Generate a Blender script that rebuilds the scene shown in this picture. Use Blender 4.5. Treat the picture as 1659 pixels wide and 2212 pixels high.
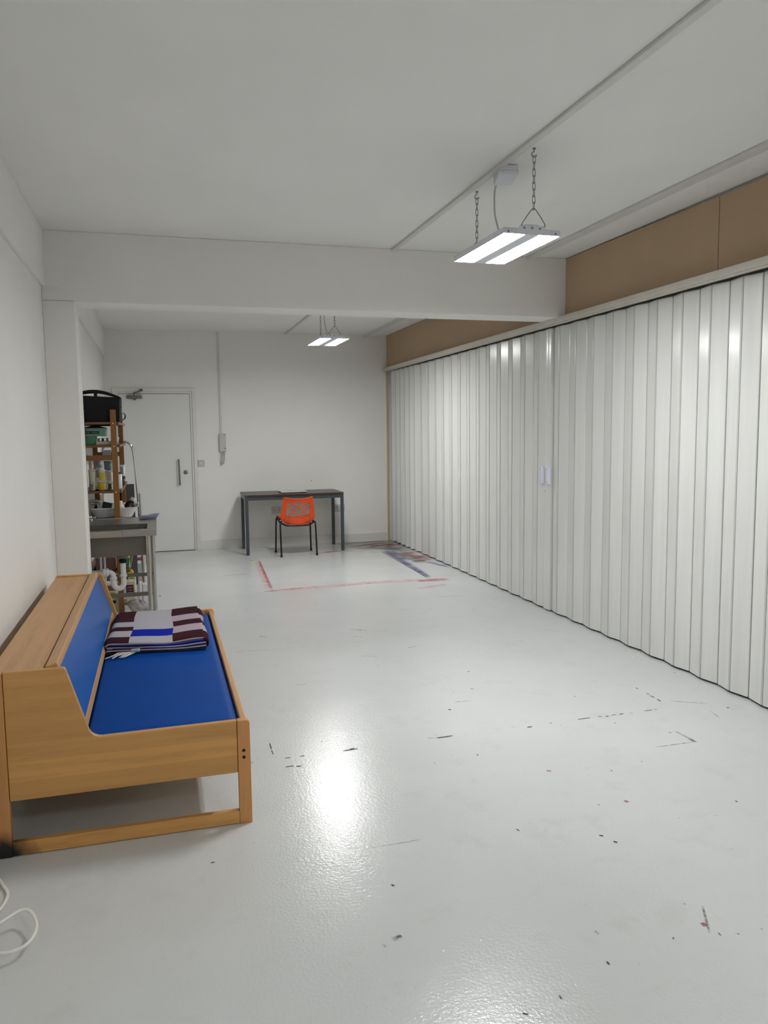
import bpy, math, random
from mathutils import Vector, Matrix, noise
random.seed(7)
PI = math.pi
S = bpy.context.scene
COL = S.collection
for o in list(bpy.data.objects): bpy.data.objects.remove(o)

# ------------------------------------------------------------------ camera, world, exposure
cam_d = bpy.data.cameras.new('camera'); cam = bpy.data.objects.new('camera', cam_d); COL.objects.link(cam)
cam_d.sensor_fit = 'HORIZONTAL'; cam_d.sensor_width = 36.0; cam_d.lens = 36.0 * 1686.13 / 1659.0
cam_d.clip_start = 0.05
RT = Vector((0.9605842, -0.27773631, -0.01185514)); UP = Vector((0.03974393, 0.09500122, 0.99468346)); FW = Vector((0.27513346, 0.95594838, -0.102295))
cam.matrix_world = Matrix(((RT.x, UP.x, -FW.x, 0), (RT.y, UP.y, -FW.y, 0), (RT.z, UP.z, -FW.z, 1.48), (0, 0, 0, 1)))
S.camera = cam
w = bpy.data.worlds.new('world'); S.world = w; w.use_nodes = True
w.node_tree.nodes['Background'].inputs[0].default_value = (0.6, 0.65, 0.7, 1); w.node_tree.nodes['Background'].inputs[1].default_value = 0.03
S.view_settings.view_transform = 'Standard'; S.view_settings.look = 'None'; S.view_settings.gamma = 1.0
S.view_settings.exposure = 0.0
LED_STRENGTH = 100.0
LED_COLOR = (0.99, 0.99, 0.985)
BACK_LED = 0.85

# ------------------------------------------------------------------ materials
def srgb(r, g, b):
    f = lambda c: (c / 255 / 12.92) if c / 255 <= 0.04045 else ((c / 255 + 0.055) / 1.055) ** 2.4
    return (f(r), f(g), f(b), 1)
class NT:
    def __init__(s, name):
        s.m = bpy.data.materials.new(name); s.m.use_nodes = True; s.t = s.m.node_tree
        s.b = s.t.nodes['Principled BSDF']; s.out = s.t.nodes['Material Output']
    def n(s, typ, **kw):
        nd = s.t.nodes.new(typ)
        for k, v in kw.items():
            if k in nd.inputs: nd.inputs[k].default_value = v
            else: setattr(nd, k, v)
        return nd
    def l(s, a, b): s.t.links.new(a, b)
    def set(s, **kw):
        for k, v in kw.items(): s.b.inputs[k.replace('_', ' ')].default_value = v
    def obj(s): return s.n('ShaderNodeTexCoord').outputs['Object']
    def geo(s): return s.n('ShaderNodeNewGeometry').outputs['Position']
    def mapping(s, src, scale=(1, 1, 1), rot=(0, 0, 0)):
        m = s.n('ShaderNodeMapping'); m.inputs['Scale'].default_value = scale; m.inputs['Rotation'].default_value = rot
        s.l(src, m.inputs['Vector']); return m.outputs['Vector']
    def noise(s, vec, scale, detail=3, rough=0.5):
        n = s.n('ShaderNodeTexNoise'); n.inputs['Scale'].default_value = scale; n.inputs['Detail'].default_value = detail; n.inputs['Roughness'].default_value = rough
        s.l(vec, n.inputs['Vector']); return n.outputs['Fac']
    def ramp(s, fac, stops, interp='LINEAR'):
        r = s.n('ShaderNodeValToRGB'); cr = r.color_ramp; cr.interpolation = interp
        while len(cr.elements) > 1: cr.elements.remove(cr.elements[-1])
        cr.elements[0].position = stops[0][0]; cr.elements[0].color = stops[0][1]
        for p, c in stops[1:]:
            e = cr.elements.new(p); e.color = c
        s.l(fac, r.inputs['Fac']); return r.outputs['Color']
    def math(s, op, a, b=None, c=None, clamp=False):
        m = s.n('ShaderNodeMath', operation=op, use_clamp=clamp)
        for i, v in enumerate((a, b, c)):
            if v is None: continue
            if isinstance(v, (int, float)): m.inputs[i].default_value = v
            else: s.l(v, m.inputs[i])
        return m.outputs[0]
    def mix(s, fac, a, b):
        m = s.n('ShaderNodeMix', data_type='RGBA')
        for sock, v in ((m.inputs[0], fac), (m.inputs[6], a), (m.inputs[7], b)):
            if isinstance(v, (int, float, tuple)): sock.default_value = v
            else: s.l(v, sock)
        return m.outputs[2]
    def bump(s, h, strength, dist=0.002, chain=None):
        b = s.n('ShaderNodeBump'); b.inputs['Strength'].default_value = strength; b.inputs['Distance'].default_value = dist
        s.l(h, b.inputs['Height'])
        if chain is not None: s.l(chain, b.inputs['Normal'])
        s.l(b.outputs['Normal'], s.b.inputs['Normal']); return b.outputs['Normal']
def shade(c, k): return (c[0] * k, c[1] * k, c[2] * k, 1)
def plain(name, col, rough=0.5, metal=0.0, var=0.06, scale=40, bump=0.05, **kw):
    t = NT(name); f = t.noise(t.obj(), scale, 4)
    t.l(t.ramp(f, [(0.3, shade(col, 1 - var)), (0.7, shade(col, 1 + var * 0.5))]), t.b.inputs['Base Color'])
    t.set(Roughness=rough, Metallic=metal, **kw)
    if bump: t.bump(f, bump, 0.001)
    return t.m
def wall_mat(name, col, var=0.03):
    t = NT(name); p = t.geo()
    big = t.noise(p, 1.3, 3); fine = t.noise(p, 60, 4)
    c = t.ramp(big, [(0.3, shade(col, 1 - var)), (0.7, shade(col, 1 + var * 0.4))])
    t.l(c, t.b.inputs['Base Color']); t.set(Roughness=0.75)
    n1 = t.bump(t.noise(p, 7, 2), 0.12, 0.01); t.bump(fine, 0.12, 0.0015, n1)
    return t.m
def wood_mat(name, col, axis='x', scale=1.0, rough=0.42, planks=None, var=0.22, stain=None):
    """grain runs along `axis`; planks = width of glued staves across the grain"""
    t = NT(name); p = t.geo()
    st = {'x': (1.2, 22, 22), 'y': (22, 1.2, 22), 'z': (22, 22, 1.2)}[axis]
    v = t.mapping(p, tuple(a * scale for a in st))
    g = t.noise(v, 2.2, 5, 0.6); fine = t.noise(t.mapping(p, tuple(a * scale * 5 for a in st)), 3, 3)
    f = t.math('ADD', t.math('MULTIPLY', g, 0.75), t.math('MULTIPLY', fine, 0.25))
    c = t.ramp(f, [(0.3, shade(col, 1 - var)), (0.5, col), (0.72, shade(col, 1 + var * 0.45))])
    if planks:
        sep = t.n('ShaderNodeSeparateXYZ'); t.l(p, sep.inputs[0])
        q = t.math('FLOOR', t.math('DIVIDE', sep.outputs['XYZ'.index(planks[0].upper())], planks[1]))
        wn = t.n('ShaderNodeTexWhiteNoise', noise_dimensions='1D'); t.l(q, wn.inputs['W'])
        c = t.mix(t.math('MULTIPLY', wn.outputs['Value'], 0.8), c, t.mix(0.55, c, shade(col, 0.58)))
    if stain:
        (cx, cy, cz), rad = stain
        vm = t.n('ShaderNodeVectorMath', operation='DISTANCE'); t.l(p, vm.inputs[0]); vm.inputs[1].default_value = (cx, cy, cz)
        d = t.math('ADD', vm.outputs['Value'], t.math('MULTIPLY', t.math('SUBTRACT', t.noise(p, 18, 4), 0.5), 0.09))
        k = t.ramp(d, [(rad * 0.55, (1, 1, 1, 1)), (rad, (0, 0, 0, 1))])
        c = t.mix(k, c, srgb(28, 22, 20))
    t.l(c, t.b.inputs['Base Color']); t.set(Roughness=rough); t.bump(fine, 0.06, 0.001)
    return t.m
M = {}
M['wall'] = wall_mat('white_wall_paint', srgb(239, 237, 232))
M['ceiling'] = wall_mat('white_ceiling_paint', srgb(238, 237, 234))
M['trim'] = plain('white_gloss_trim', srgb(226, 225, 220), 0.35, var=0.02, scale=6)
M['door'] = plain('white_door_paint', srgb(230, 230, 228), 0.4, var=0.02, scale=4)
M['gap'] = plain('dark_gap', srgb(40, 38, 36), 0.8)
M['dark_room'] = plain('side_plaster', srgb(225, 223, 218), 0.9)
M['conduit'] = plain('white_plastic_trunking', srgb(214, 213, 208), 0.4, var=0.02)
M['brown'] = None
t = NT('brown_hardboard'); p = t.geo()
t.l(t.ramp(t.noise(p, 3, 5), [(0.3, srgb(184, 158, 128)), (0.7, srgb(188, 162, 131))]), t.b.inputs['Base Color']); t.set(Roughness=0.7); t.bump(t.noise(p, 90, 3), 0.05, 0.001); M['brown'] = t.m
M['rail'] = plain('cream_rail_paint', srgb(206, 200, 188), 0.5, var=0.05, scale=12)
M['batten'] = wood_mat('raw_pine_batten', srgb(208, 186, 134), 'z')
# floor paint: glossy, roller-stippled, lightly dirtied
t = NT('grey_floor_paint'); p = t.geo()
big = t.noise(p, 0.9, 4); mid = t.noise(p, 5, 5, 0.65)
c1 = t.ramp(big, [(0.3, srgb(204, 207, 206)), (0.7, srgb(214, 217, 217))])
c2 = t.mix(t.ramp(mid, [(0.55, (0, 0, 0, 1)), (0.8, (0.35, 0.35, 0.35, 1))]), c1, srgb(182, 182, 176))
# grubby grey-brown patch along the far wall corner
sx = t.n('ShaderNodeSeparateXYZ'); t.l(p, sx.inputs[0])
yy = t.math('ADD', sx.outputs['Y'], t.math('MULTIPLY', t.math('SUBTRACT', t.noise(p, 4, 5), 0.5), 1.0))
xx = t.math('ADD', sx.outputs['X'], t.math('MULTIPLY', t.math('SUBTRACT', t.noise(p, 3, 4), 0.5), 0.8))
my = t.math('MULTIPLY', t.math('SUBTRACT', yy, 9.25), 2.2, clamp=True)
mx = t.math('MULTIPLY', t.math('SUBTRACT', xx, 1.7), 1.1, clamp=True)
c3 = t.mix(t.math('MULTIPLY', t.math('MULTIPLY', my, mx), 0.95), c2, srgb(118, 104, 98))
t.l(c3, t.b.inputs['Base Color'])
t.l(t.ramp(t.noise(p, 2.5, 4), [(0.35, (0.16,) * 3 + (1,)), (0.7, (0.24,) * 3 + (1,))]), t.b.inputs['Roughness'])
t.set(**{'Specular_IOR_Level': 0.5})
st = t.noise(p, 90, 3, 0.55)
n1 = t.bump(t.noise(t.mapping(p, (1, 1, 1)), 16, 3, 0.55), 0.10, 0.006)
n2 = t.bump(st, 0.62, 0.0015, n1)
vor = t.n('ShaderNodeTexVoronoi'); vor.inputs['Scale'].default_value = 22; t.l(p, vor.inputs['Vector'])
t.bump(t.ramp(vor.outputs['Distance'], [(0.0, (1, 1, 1, 1)), (0.10, (0, 0, 0, 1))]), 0.25, 0.002, n2)
M['floor'] = t.m
def mark_mat(name, col, dens, rough=0.55, scale=30, stretch=(1, 1, 1), con=3.0):
    """worn chalk or scuff on the floor paint: patchy, fading to the sides of its own strip"""
    t = NT(name); p = t.geo(); t.l(t.ramp(t.noise(p, 20, 3), [(0.3, shade(col, 0.85)), (0.7, col)]), t.b.inputs['Base Color']); t.set(Roughness=rough)
    uv = t.n('ShaderNodeTexCoord').outputs['UV']; s = t.n('ShaderNodeSeparateXYZ'); t.l(uv, s.inputs[0])
    e = t.math('SUBTRACT', 1.0, t.math('ABSOLUTE', t.math('MULTIPLY_ADD', s.outputs['Y'], 2.0, -1.0)))
    e2 = t.math('SUBTRACT', 1.0, t.math('POWER', t.math('ABSOLUTE', t.math('MULTIPLY_ADD', s.outputs['X'], 2.0, -1.0)), 6.0))
    nz = t.noise(t.mapping(p, stretch), scale, 5, 0.7)
    a = t.math('MULTIPLY', t.math('MULTIPLY', t.math('MULTIPLY', e, 1.8, clamp=True), e2), t.math('MULTIPLY_ADD', nz, con, -con / 2 + dens, clamp=True), clamp=True)
    t.l(t.math('MULTIPLY', a, min(1.0, dens + 0.25)), t.b.inputs['Alpha'])
    return t.m
MK = dict(pink=mark_mat('pink_chalk', srgb(232, 170, 166), 0.40, scale=9, con=1.8), rose=mark_mat('rose_chalk', srgb(216, 104, 114), 0.50, scale=9, con=1.8),
          red=mark_mat('red_chalk', srgb(176, 60, 66), 0.55, scale=12, con=2.0), blue=mark_mat('blue_grey_chalk', srgb(76, 82, 150), 0.5, scale=6, con=1.6),
          yellow=mark_mat('yellow_chalk', srgb(200, 196, 96), 0.8), black=mark_mat('black_scuff', srgb(34, 34, 34), 0.85, scale=60),
          grey=mark_mat('grey_scuff', srgb(120, 120, 114), 0.5, scale=50), green=mark_mat('green_chalk', srgb(112, 150, 132), 0.45, scale=8, con=2.0),
          white=mark_mat('white_chip', srgb(235, 235, 232), 0.8, scale=60))
def pvc(name, col, rough, spec=0.35):
    t = NT(name); p = t.geo(); f = t.noise(p, 3, 3)
    t.l(t.ramp(f, [(0.3, shade(col, 0.92)), (0.7, shade(col, 1.05))]), t.b.inputs['Base Color']); t.set(Roughness=rough, Specular_IOR_Level=spec)
    t.bump(t.noise(p, 500, 2), 0.08, 0.0004); return t.m
M['accordion'] = None
t = NT('white_pvc_slat'); p = t.geo()
t.l(t.ramp(t.noise(t.mapping(p, (8, 8, 0.4)), 2, 3), [(0.3, srgb(218, 219, 216)), (0.7, srgb(226, 227, 224))]), t.b.inputs['Base Color'])
t.set(Roughness=0.2); t.bump(t.noise(t.mapping(p, (400, 400, 4)), 1, 2), 0.05, 0.0005); M['accordion'] = t.m
M['hinge'] = plain('pvc_hinge_strip', srgb(196, 197, 193), 0.3, var=0.02)
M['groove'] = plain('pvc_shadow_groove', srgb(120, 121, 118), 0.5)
M['handle_lilac'] = plain('pale_lilac_plastic', srgb(226, 228, 248), 0.35, var=0.02)
OAK = srgb(214, 160, 92)
M['oak_x'] = wood_mat('beech_grain_across', OAK, 'x', 0.8, planks=('z', 0.068))
M['oak_y'] = wood_mat('beech_grain_along', srgb(196, 150, 100), 'y', 0.6)
M['oak_z'] = wood_mat('beech_grain_up', srgb(206, 146, 86), 'z', 0.8, stain=((-0.60, 2.88, -0.02), 0.13))
M['oak_x2'] = wood_mat('beech_rail', OAK, 'x', 1.0, stain=((-0.60, 2.88, -0.03), 0.15))
M['oak_edge'] = wood_mat('beech_edge', srgb(176, 116, 66), 'x', 1.4)
M['vinyl'] = pvc('blue_vinyl', srgb(0, 68, 150), 0.5, 0.08)
M['vinyl_back'] = pvc('blue_vinyl_backrest', srgb(10, 92, 176), 0.36)
M['bolt'] = plain('dark_bolt', srgb(40, 32, 28), 0.4, 0.6)
M['pine'] = wood_mat('stained_shelf_wood', srgb(140, 94, 44), 'z', 1.0)
M['pine_x'] = wood_mat('stained_shelf_rail', srgb(124, 82, 40), 'x', 1.0)
M['pine_y'] = wood_mat('stained_shelf_board', srgb(120, 78, 44), 'y', 0.8)
def steel(name, col, rough, axis):
    t = NT(name); p = t.geo(); sc = {'x': (1, 60, 60), 'z': (60, 60, 1)}[axis]
    f = t.noise(t.mapping(p, sc), 6, 3)
    t.l(t.ramp(f, [(0.3, shade(col, 0.9)), (0.7, col)]), t.b.inputs['Base Color']); t.set(Metallic=1.0)
    t.l(t.ramp(f, [(0.2, (rough * 0.8,) * 3 + (1,)), (0.8, (rough * 1.2,) * 3 + (1,))]), t.b.inputs['Roughness']); return t.m
M['steel'] = steel('brushed_steel', srgb(188, 186, 180), 0.32, 'x')
M['steel_dull'] = steel('dull_steel', srgb(128, 126, 120), 0.5, 'x')
M['chrome'] = plain('chrome', srgb(215, 215, 215), 0.12, 1.0, var=0.02, bump=0)
M['zinc'] = plain('zinc_chain', srgb(130, 130, 132), 0.4, 0.8)
M['led_housing'] = plain('white_lamp_housing', srgb(226, 228, 236), 0.35, var=0.02)
M['white_plastic'] = plain('white_plastic', srgb(225, 225, 226), 0.35, var=0.02)
M['grey_plastic'] = plain('pale_grey_plastic', srgb(196, 196, 190), 0.4, var=0.02)
M['black'] = plain('black_cloth', srgb(12, 13, 17), 0.85)
M['black_metal'] = plain('black_tube', srgb(16, 15, 16), 0.35, 0.2)
M['rubber'] = plain('black_rubber', srgb(22, 22, 22), 0.7)
M['orange'] = plain('orange_plastic', srgb(228, 76, 12), 0.28, var=0.06, scale=8, bump=0.02)
M['desk_top'] = plain('dark_grey_laminate', srgb(70, 74, 74), 0.35)
M['desk_edge'] = plain('maroon_desk_edging', srgb(66, 30, 30), 0.45)
M['desk_frame'] = plain('slate_metal_paint', srgb(58, 66, 70), 0.4)
M['laptop'] = plain('silver_aluminium', srgb(205, 205, 204), 0.4, 0.15)
M['laptop_dark'] = plain('dark_laptop_base', srgb(44, 44, 46), 0.4)
M['cable'] = plain('white_cable', srgb(236, 234, 226), 0.4, var=0.02)
def led(name, k):
    t = NT(name); t.set(**{'Emission_Color': (*LED_COLOR, 1), 'Emission_Strength': LED_STRENGTH * k, 'Roughness': 0.6}); t.b.inputs['Base Color'].default_value = (0.9, 0.9, 0.9, 1)
    return t.m
M['led'] = led('led_diffuser', 1.0); M['led_back'] = led('led_diffuser_dim', BACK_LED)
def colm(name, r, g, b, rough=0.5, **kw): 
    if name not in M: M[name] = plain(name, srgb(r, g, b), rough, **kw)
    return M[name]

# ------------------------------------------------------------------ mesh helpers
class MB:
    def __init__(s): s.v = []; s.f = []; s.s = []; s.mi = []
    def add(s, vs, fs, smooth=False, mi=0):
        k = len(s.v); s.v += [tuple(v) for v in vs]
        for f in fs: s.f.append(tuple(k + i for i in f)); s.s.append(smooth); s.mi.append(mi)
        return s
    def box(s, a, b, mi=0, rot=None):
        (x0, y0, z0), (x1, y1, z1) = a, b
        vs = [(x, y, z) for z in (z0, z1) for y in (y0, y1) for x in (x0, x1)]
        if rot:
            c = Vector(((x0 + x1) / 2, (y0 + y1) / 2, (z0 + z1) / 2)); vs = [c + rot @ (Vector(v) - c) for v in vs]
        return s.add(vs, [(0, 2, 3, 1), (4, 5, 7, 6), (0, 1, 5, 4), (2, 6, 7, 3), (0, 4, 6, 2), (1, 3, 7, 5)], mi=mi)
    def tube(s, path, r, seg=12, closed=False, caps=True, mi=0):
        P = [Vector(p) for p in path]; n = len(P); rs = r if isinstance(r, (list, tuple)) else [r] * n
        up = None; rings = []
        for i, p in enumerate(P):
            if closed: d = P[(i + 1) % n] - P[i - 1]
            else: d = P[min(i + 1, n - 1)] - P[max(i - 1, 0)]
            d.normalize()
            if up is None:
                up = Vector((0, 0, 1)) if abs(d.z) < 0.9 else Vector((1, 0, 0))
            a = (up - d * up.dot(d)); a.normalize(); b = d.cross(a); up = a
            rings.append([p + (a * math.cos(2 * PI * k / seg) + b * math.sin(2 * PI * k / seg)) * rs[i] for k in range(seg)])
        vs = [v for rg in rings for v in rg]; fs = []
        for i in range(n if closed else n - 1):
            j = (i + 1) % n
            for k in range(seg): fs.append((i * seg + k, i * seg + (k + 1) % seg, j * seg + (k + 1) % seg, j * seg + k))
        s.add(vs, fs, True, mi)
        if caps and not closed:
            s.add(rings[0], [tuple(range(seg))[::-1]], False, mi); s.add(rings[-1], [tuple(range(seg))], False, mi)
        return s
    def lathe(s, base, prof, seg=24, mi=0, axis=None):
        """prof = [(radius, height)...] about an axis through base"""
        B = Vector(base); q = Vector((0, 0, 1)).rotation_difference(Vector(axis or (0, 0, 1)))
        vs = []; fs = []
        for r, h in prof:
            for k in range(seg): vs.append(B + q @ Vector((r * math.cos(2 * PI * k / seg), r * math.sin(2 * PI * k / seg), h)))
        for i in range(len(prof) - 1):
            for k in range(seg): fs.append((i * seg + k, i * seg + (k + 1) % seg, (i + 1) * seg + (k + 1) % seg, (i + 1) * seg + k))
        fs2 = [tuple(range(seg))[::-1], tuple((len(prof) - 1) * seg + k for k in range(seg))]
        s.add(vs, fs, True, mi); 
        s.f += [tuple(len(s.v) - len(vs) + i for i in f) for f in fs2]; s.s += [False] * 2; s.mi += [mi] * 2
        return s
    def prism(s, poly, axis, a, b, mi=0):
        """poly = list of 2-D points in the plane across `axis` ('x': (y,z), 'y': (x,z), 'z': (x,y))"""
        def P(q, t): return {'x': (t, q[0], q[1]), 'y': (q[0], t, q[1]), 'z': (q[0], q[1], t)}[axis]
        n = len(poly); vs = [P(q, a) for q in poly] + [P(q, b) for q in poly]
        fs = [tuple(range(n))[::-1], tuple(range(n, 2 * n))] + [(i, (i + 1) % n, n + (i + 1) % n, n + i) for i in range(n)]
        return s.add(vs, fs, False, mi)
    def grid(s, nu, nv, fn, smooth=True, mi=0, keep=None):
        vs = [fn(i / nu, j / nv) for j in range(nv + 1) for i in range(nu + 1)]
        fs = [(j * (nu + 1) + i, j * (nu + 1) + i + 1, (j + 1) * (nu + 1) + i + 1, (j + 1) * (nu + 1) + i)
              for j in range(nv) for i in range(nu) if keep is None or keep((i + .5) / nu, (j + .5) / nv)]
        return s.add(vs, fs, smooth, mi)
WORLD = {}
def obj(name, mb, mat, parent=None, bevel=0, solid=0, subd=0, segs=2, uv=None, offset=0):
    me = bpy.data.meshes.new(name)
    xs, ys, zs = zip(*mb.v); o0 = Vector(((min(xs) + max(xs)) / 2, (min(ys) + max(ys)) / 2, min(zs)))
    me.from_pydata([tuple(Vector(v) - o0) for v in mb.v], [], mb.f); me.update()
    me.polygons.foreach_set('use_smooth', mb.s); me.polygons.foreach_set('material_index', mb.mi)
    for m in (mat if isinstance(mat, (list, tuple)) else [mat]): me.materials.append(m)
    if uv:
        l = me.uv_layers.new(name='UVMap')
        for i, c in enumerate(uv): l.data[i].uv = c
    import bmesh
    bm = bmesh.new(); bm.from_mesh(me); bmesh.ops.recalc_face_normals(bm, faces=bm.faces); bm.to_mesh(me); bm.free()
    o = bpy.data.objects.new(name, me); COL.objects.link(o); WORLD[o.name] = o0
    o.location = o0 - (WORLD[parent.name] if parent else Vector((0, 0, 0)))
    if parent: o.parent = parent
    if solid:
        md = o.modifiers.new('solid', 'SOLIDIFY'); md.thickness = solid; md.offset = offset
    if bevel:
        md = o.modifiers.new('bevel', 'BEVEL'); md.width = bevel; md.segments = segs; md.limit_method = 'ANGLE'; md.angle_limit = math.radians(35)
        me.polygons.foreach_set('use_smooth', [True] * len(me.polygons))
        wn = o.modifiers.new('wn', 'WEIGHTED_NORMAL'); wn.keep_sharp = True
    if subd: md = o.modifiers.new('sub', 'SUBSURF'); md.levels = subd; md.render_levels = subd
    return o
def thing(name, label, cat, loc, group=None):
    o = bpy.data.objects.new(name, None); COL.objects.link(o); o.location = loc; WORLD[o.name] = Vector(loc); o.empty_display_size = 0.1
    o['label'] = label; o['category'] = cat
    if group: o['group'] = group
    return o
def tag(o, label, cat, group=None):
    o['label'] = label; o['category'] = cat
    if group: o['group'] = group
    return o
def struct(name, mb, m, label=None, bevel=0, parent=None, **kw):
    o = obj(name, mb, m, parent, bevel=bevel, **kw); o['kind'] = 'structure'
    if label: o['label'] = label
    return o
def dup(root, loc, label, group=None):
    r = root.copy(); COL.objects.link(r); r.location = loc; r['label'] = label; WORLD[r.name] = Vector(loc)
    if group: r['group'] = group
    for ch in list(root.children):
        c = ch.copy(); COL.objects.link(c); c.parent = r
        for g in ch.children:
            d = g.copy(); COL.objects.link(d); d.parent = c
    return r
def smooth_path(pts, n=8):
    P = [Vector(p) for p in pts]; out = []
    for i in range(len(P) - 1):
        p0 = P[max(i - 1, 0)]; p1 = P[i]; p2 = P[i + 1]; p3 = P[min(i + 2, len(P) - 1)]
        for k in range(n):
            t = k / n
            out.append(0.5 * ((2 * p1) + (p2 - p0) * t + (2 * p0 - 5 * p1 + 4 * p2 - p3) * t * t + (3 * p1 - p0 - 3 * p2 + p3) * t ** 3))
    out.append(P[-1]); return out
def rrect(x0, x1, y0, y1, r, n=5):
    out = []
    for cx, cy, a0 in ((x1 - r, y1 - r, 0), (x0 + r, y1 - r, 90), (x0 + r, y0 + r, 180), (x1 - r, y0 + r, 270)):
        for k in range(n + 1):
            a = math.radians(a0 + 90 * k / n); out.append((cx + r * math.cos(a), cy + r * math.sin(a)))
    return out

# ------------------------------------------------------------------ the room
XL, XR, XP, YB0, YB1, YF, YN, ZC, ZB = -0.66, 3.06, -0.47, 5.396, 5.655, 10.197, -2.6, 2.756, 2.321
XBR = 2.995
XLF = -0.60
# floor with its chalk lines, chips and scuffs as one mesh
fl = MB(); keys = list(MK); uv = []
fl.box((XL - .1, YN - .1, -0.08), (XR + 0.5, YF + .1, 0.0)); uv += [(0, 0)] * 24
def mark(pts, wd, key, z=0.0006, seg=1):
    P = [Vector((x, y, z + 0.0001 * keys.index(key))) for x, y in pts]; L = len(P)
    for i in range(L - 1):
        d = (P[i + 1] - P[i]); d.normalize(); nrm = Vector((-d.y, d.x, 0)) * wd / 2
        fl.add([P[i] - nrm, P[i + 1] - nrm, P[i + 1] + nrm, P[i] + nrm], [(0, 1, 2, 3)], False, 1 + keys.index(key))
        u0, u1 = i / (L - 1), (i + 1) / (L - 1); uv.extend([(u0, 0), (u1, 0), (u1, 1), (u0, 1)])
mark([(1.08, 9.07), (0.985, 7.30)], 0.045, 'rose'); mark([(1.06, 9.0), (0.95, 7.30)], 0.08, 'pink'); mark([(1.085, 9.08), (0.99, 7.28)], 0.014, 'red')
mark([(0.90, 7.255), (1.06, 7.262)], 0.06, 'rose'); mark([(0.96, 7.24), (1.5, 7.28), (1.95, 7.34), (2.45, 7.28), (2.70, 7.22)], 0.19, 'pink')
mark([(2.42, 7.27), (2.76, 7.24)], 0.15, 'rose'); mark([(2.74, 9.1), (2.98, 8.5)], 0.22, 'red'); mark([(2.74, 8.55), (3.0, 8.6)], 0.08, 'pink'); mark([(2.5, 9.6), (2.95, 9.35)], 0.25, 'grey'); mark([(1.05, 7.27), (1.3, 7.30)], 0.05, 'rose')
mark([(0.98, 9.10), (1.09, 9.13)], 0.08, 'yellow'); mark([(0.85, 9.24), (1.2, 9.28), (1.9, 9.35), (2.64, 9.34)], 0.02, 'grey'); mark([(1.75, 9.34), (2.05, 9.45)], 0.16, 'pink'); mark([(1.95, 9.42), (2.16, 9.47)], 0.09, 'red')
mark([(2.66, 9.30), (2.655, 8.3), (2.60, 7.40)], 0.10, 'blue'); mark([(2.72, 9.30), (2.68, 8.5)], 0.18, 'blue'); mark([(2.64, 8.6), (2.60, 7.38)], 0.08, 'blue')
mark([(2.62, 9.29), (2.60, 8.4), (2.575, 7.36)], 0.012, 'black'); mark([(2.75, 9.5), (2.95, 9.1)], 0.25, 'green'); mark([(2.75, 8.9), (2.85, 8.2)], 0.2, 'green')
for a, b, wd, k in [((2.78, 8.98), (2.98, 9.02), .16, 'red'), ((2.76, 8.42), (3.0, 8.46), .14, 'red'), ((2.84, 8.60), (3.02, 8.75), .12, 'rose'), ((2.72, 8.35), (2.9, 8.38), .10, 'pink'),
                    ((2.55, 9.85), (2.9, 9.95), .12, 'rose'), ((2.6, 9.7), (2.95, 9.8), .08, 'black'), ((2.75, 9.55), (2.98, 9.72), .12, 'red'), ((2.3, 9.75), (2.75, 9.9), .10, 'grey'),
                    ((2.2, 10.05), (2.9, 10.1), .06, 'grey'), ((2.9, 8.3), (3.0, 7.9), .08, 'blue'), ((2.3, 6.9), (2.65, 7.0), .09, 'pink'), ((0.6, 8.2), (0.9, 8.25), .03, 'grey')]:
    mark([a, b], wd, k)
CH = [((1.27, 3.56), (1.37, 3.575), .010, 'black'), ((1.62, 3.62), (1.66, 3.63), .008, 'black')]
rnd = random.Random(3)
FP = lambda u, v: None
import mathutils
def fpt(u, v):
    d = FW + RT * ((u - 829.5) / 1686.13) - UP * ((v - 1106) / 1686.13); k = -1.48 / d.z; return (d.x * k, d.y * k)
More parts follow.
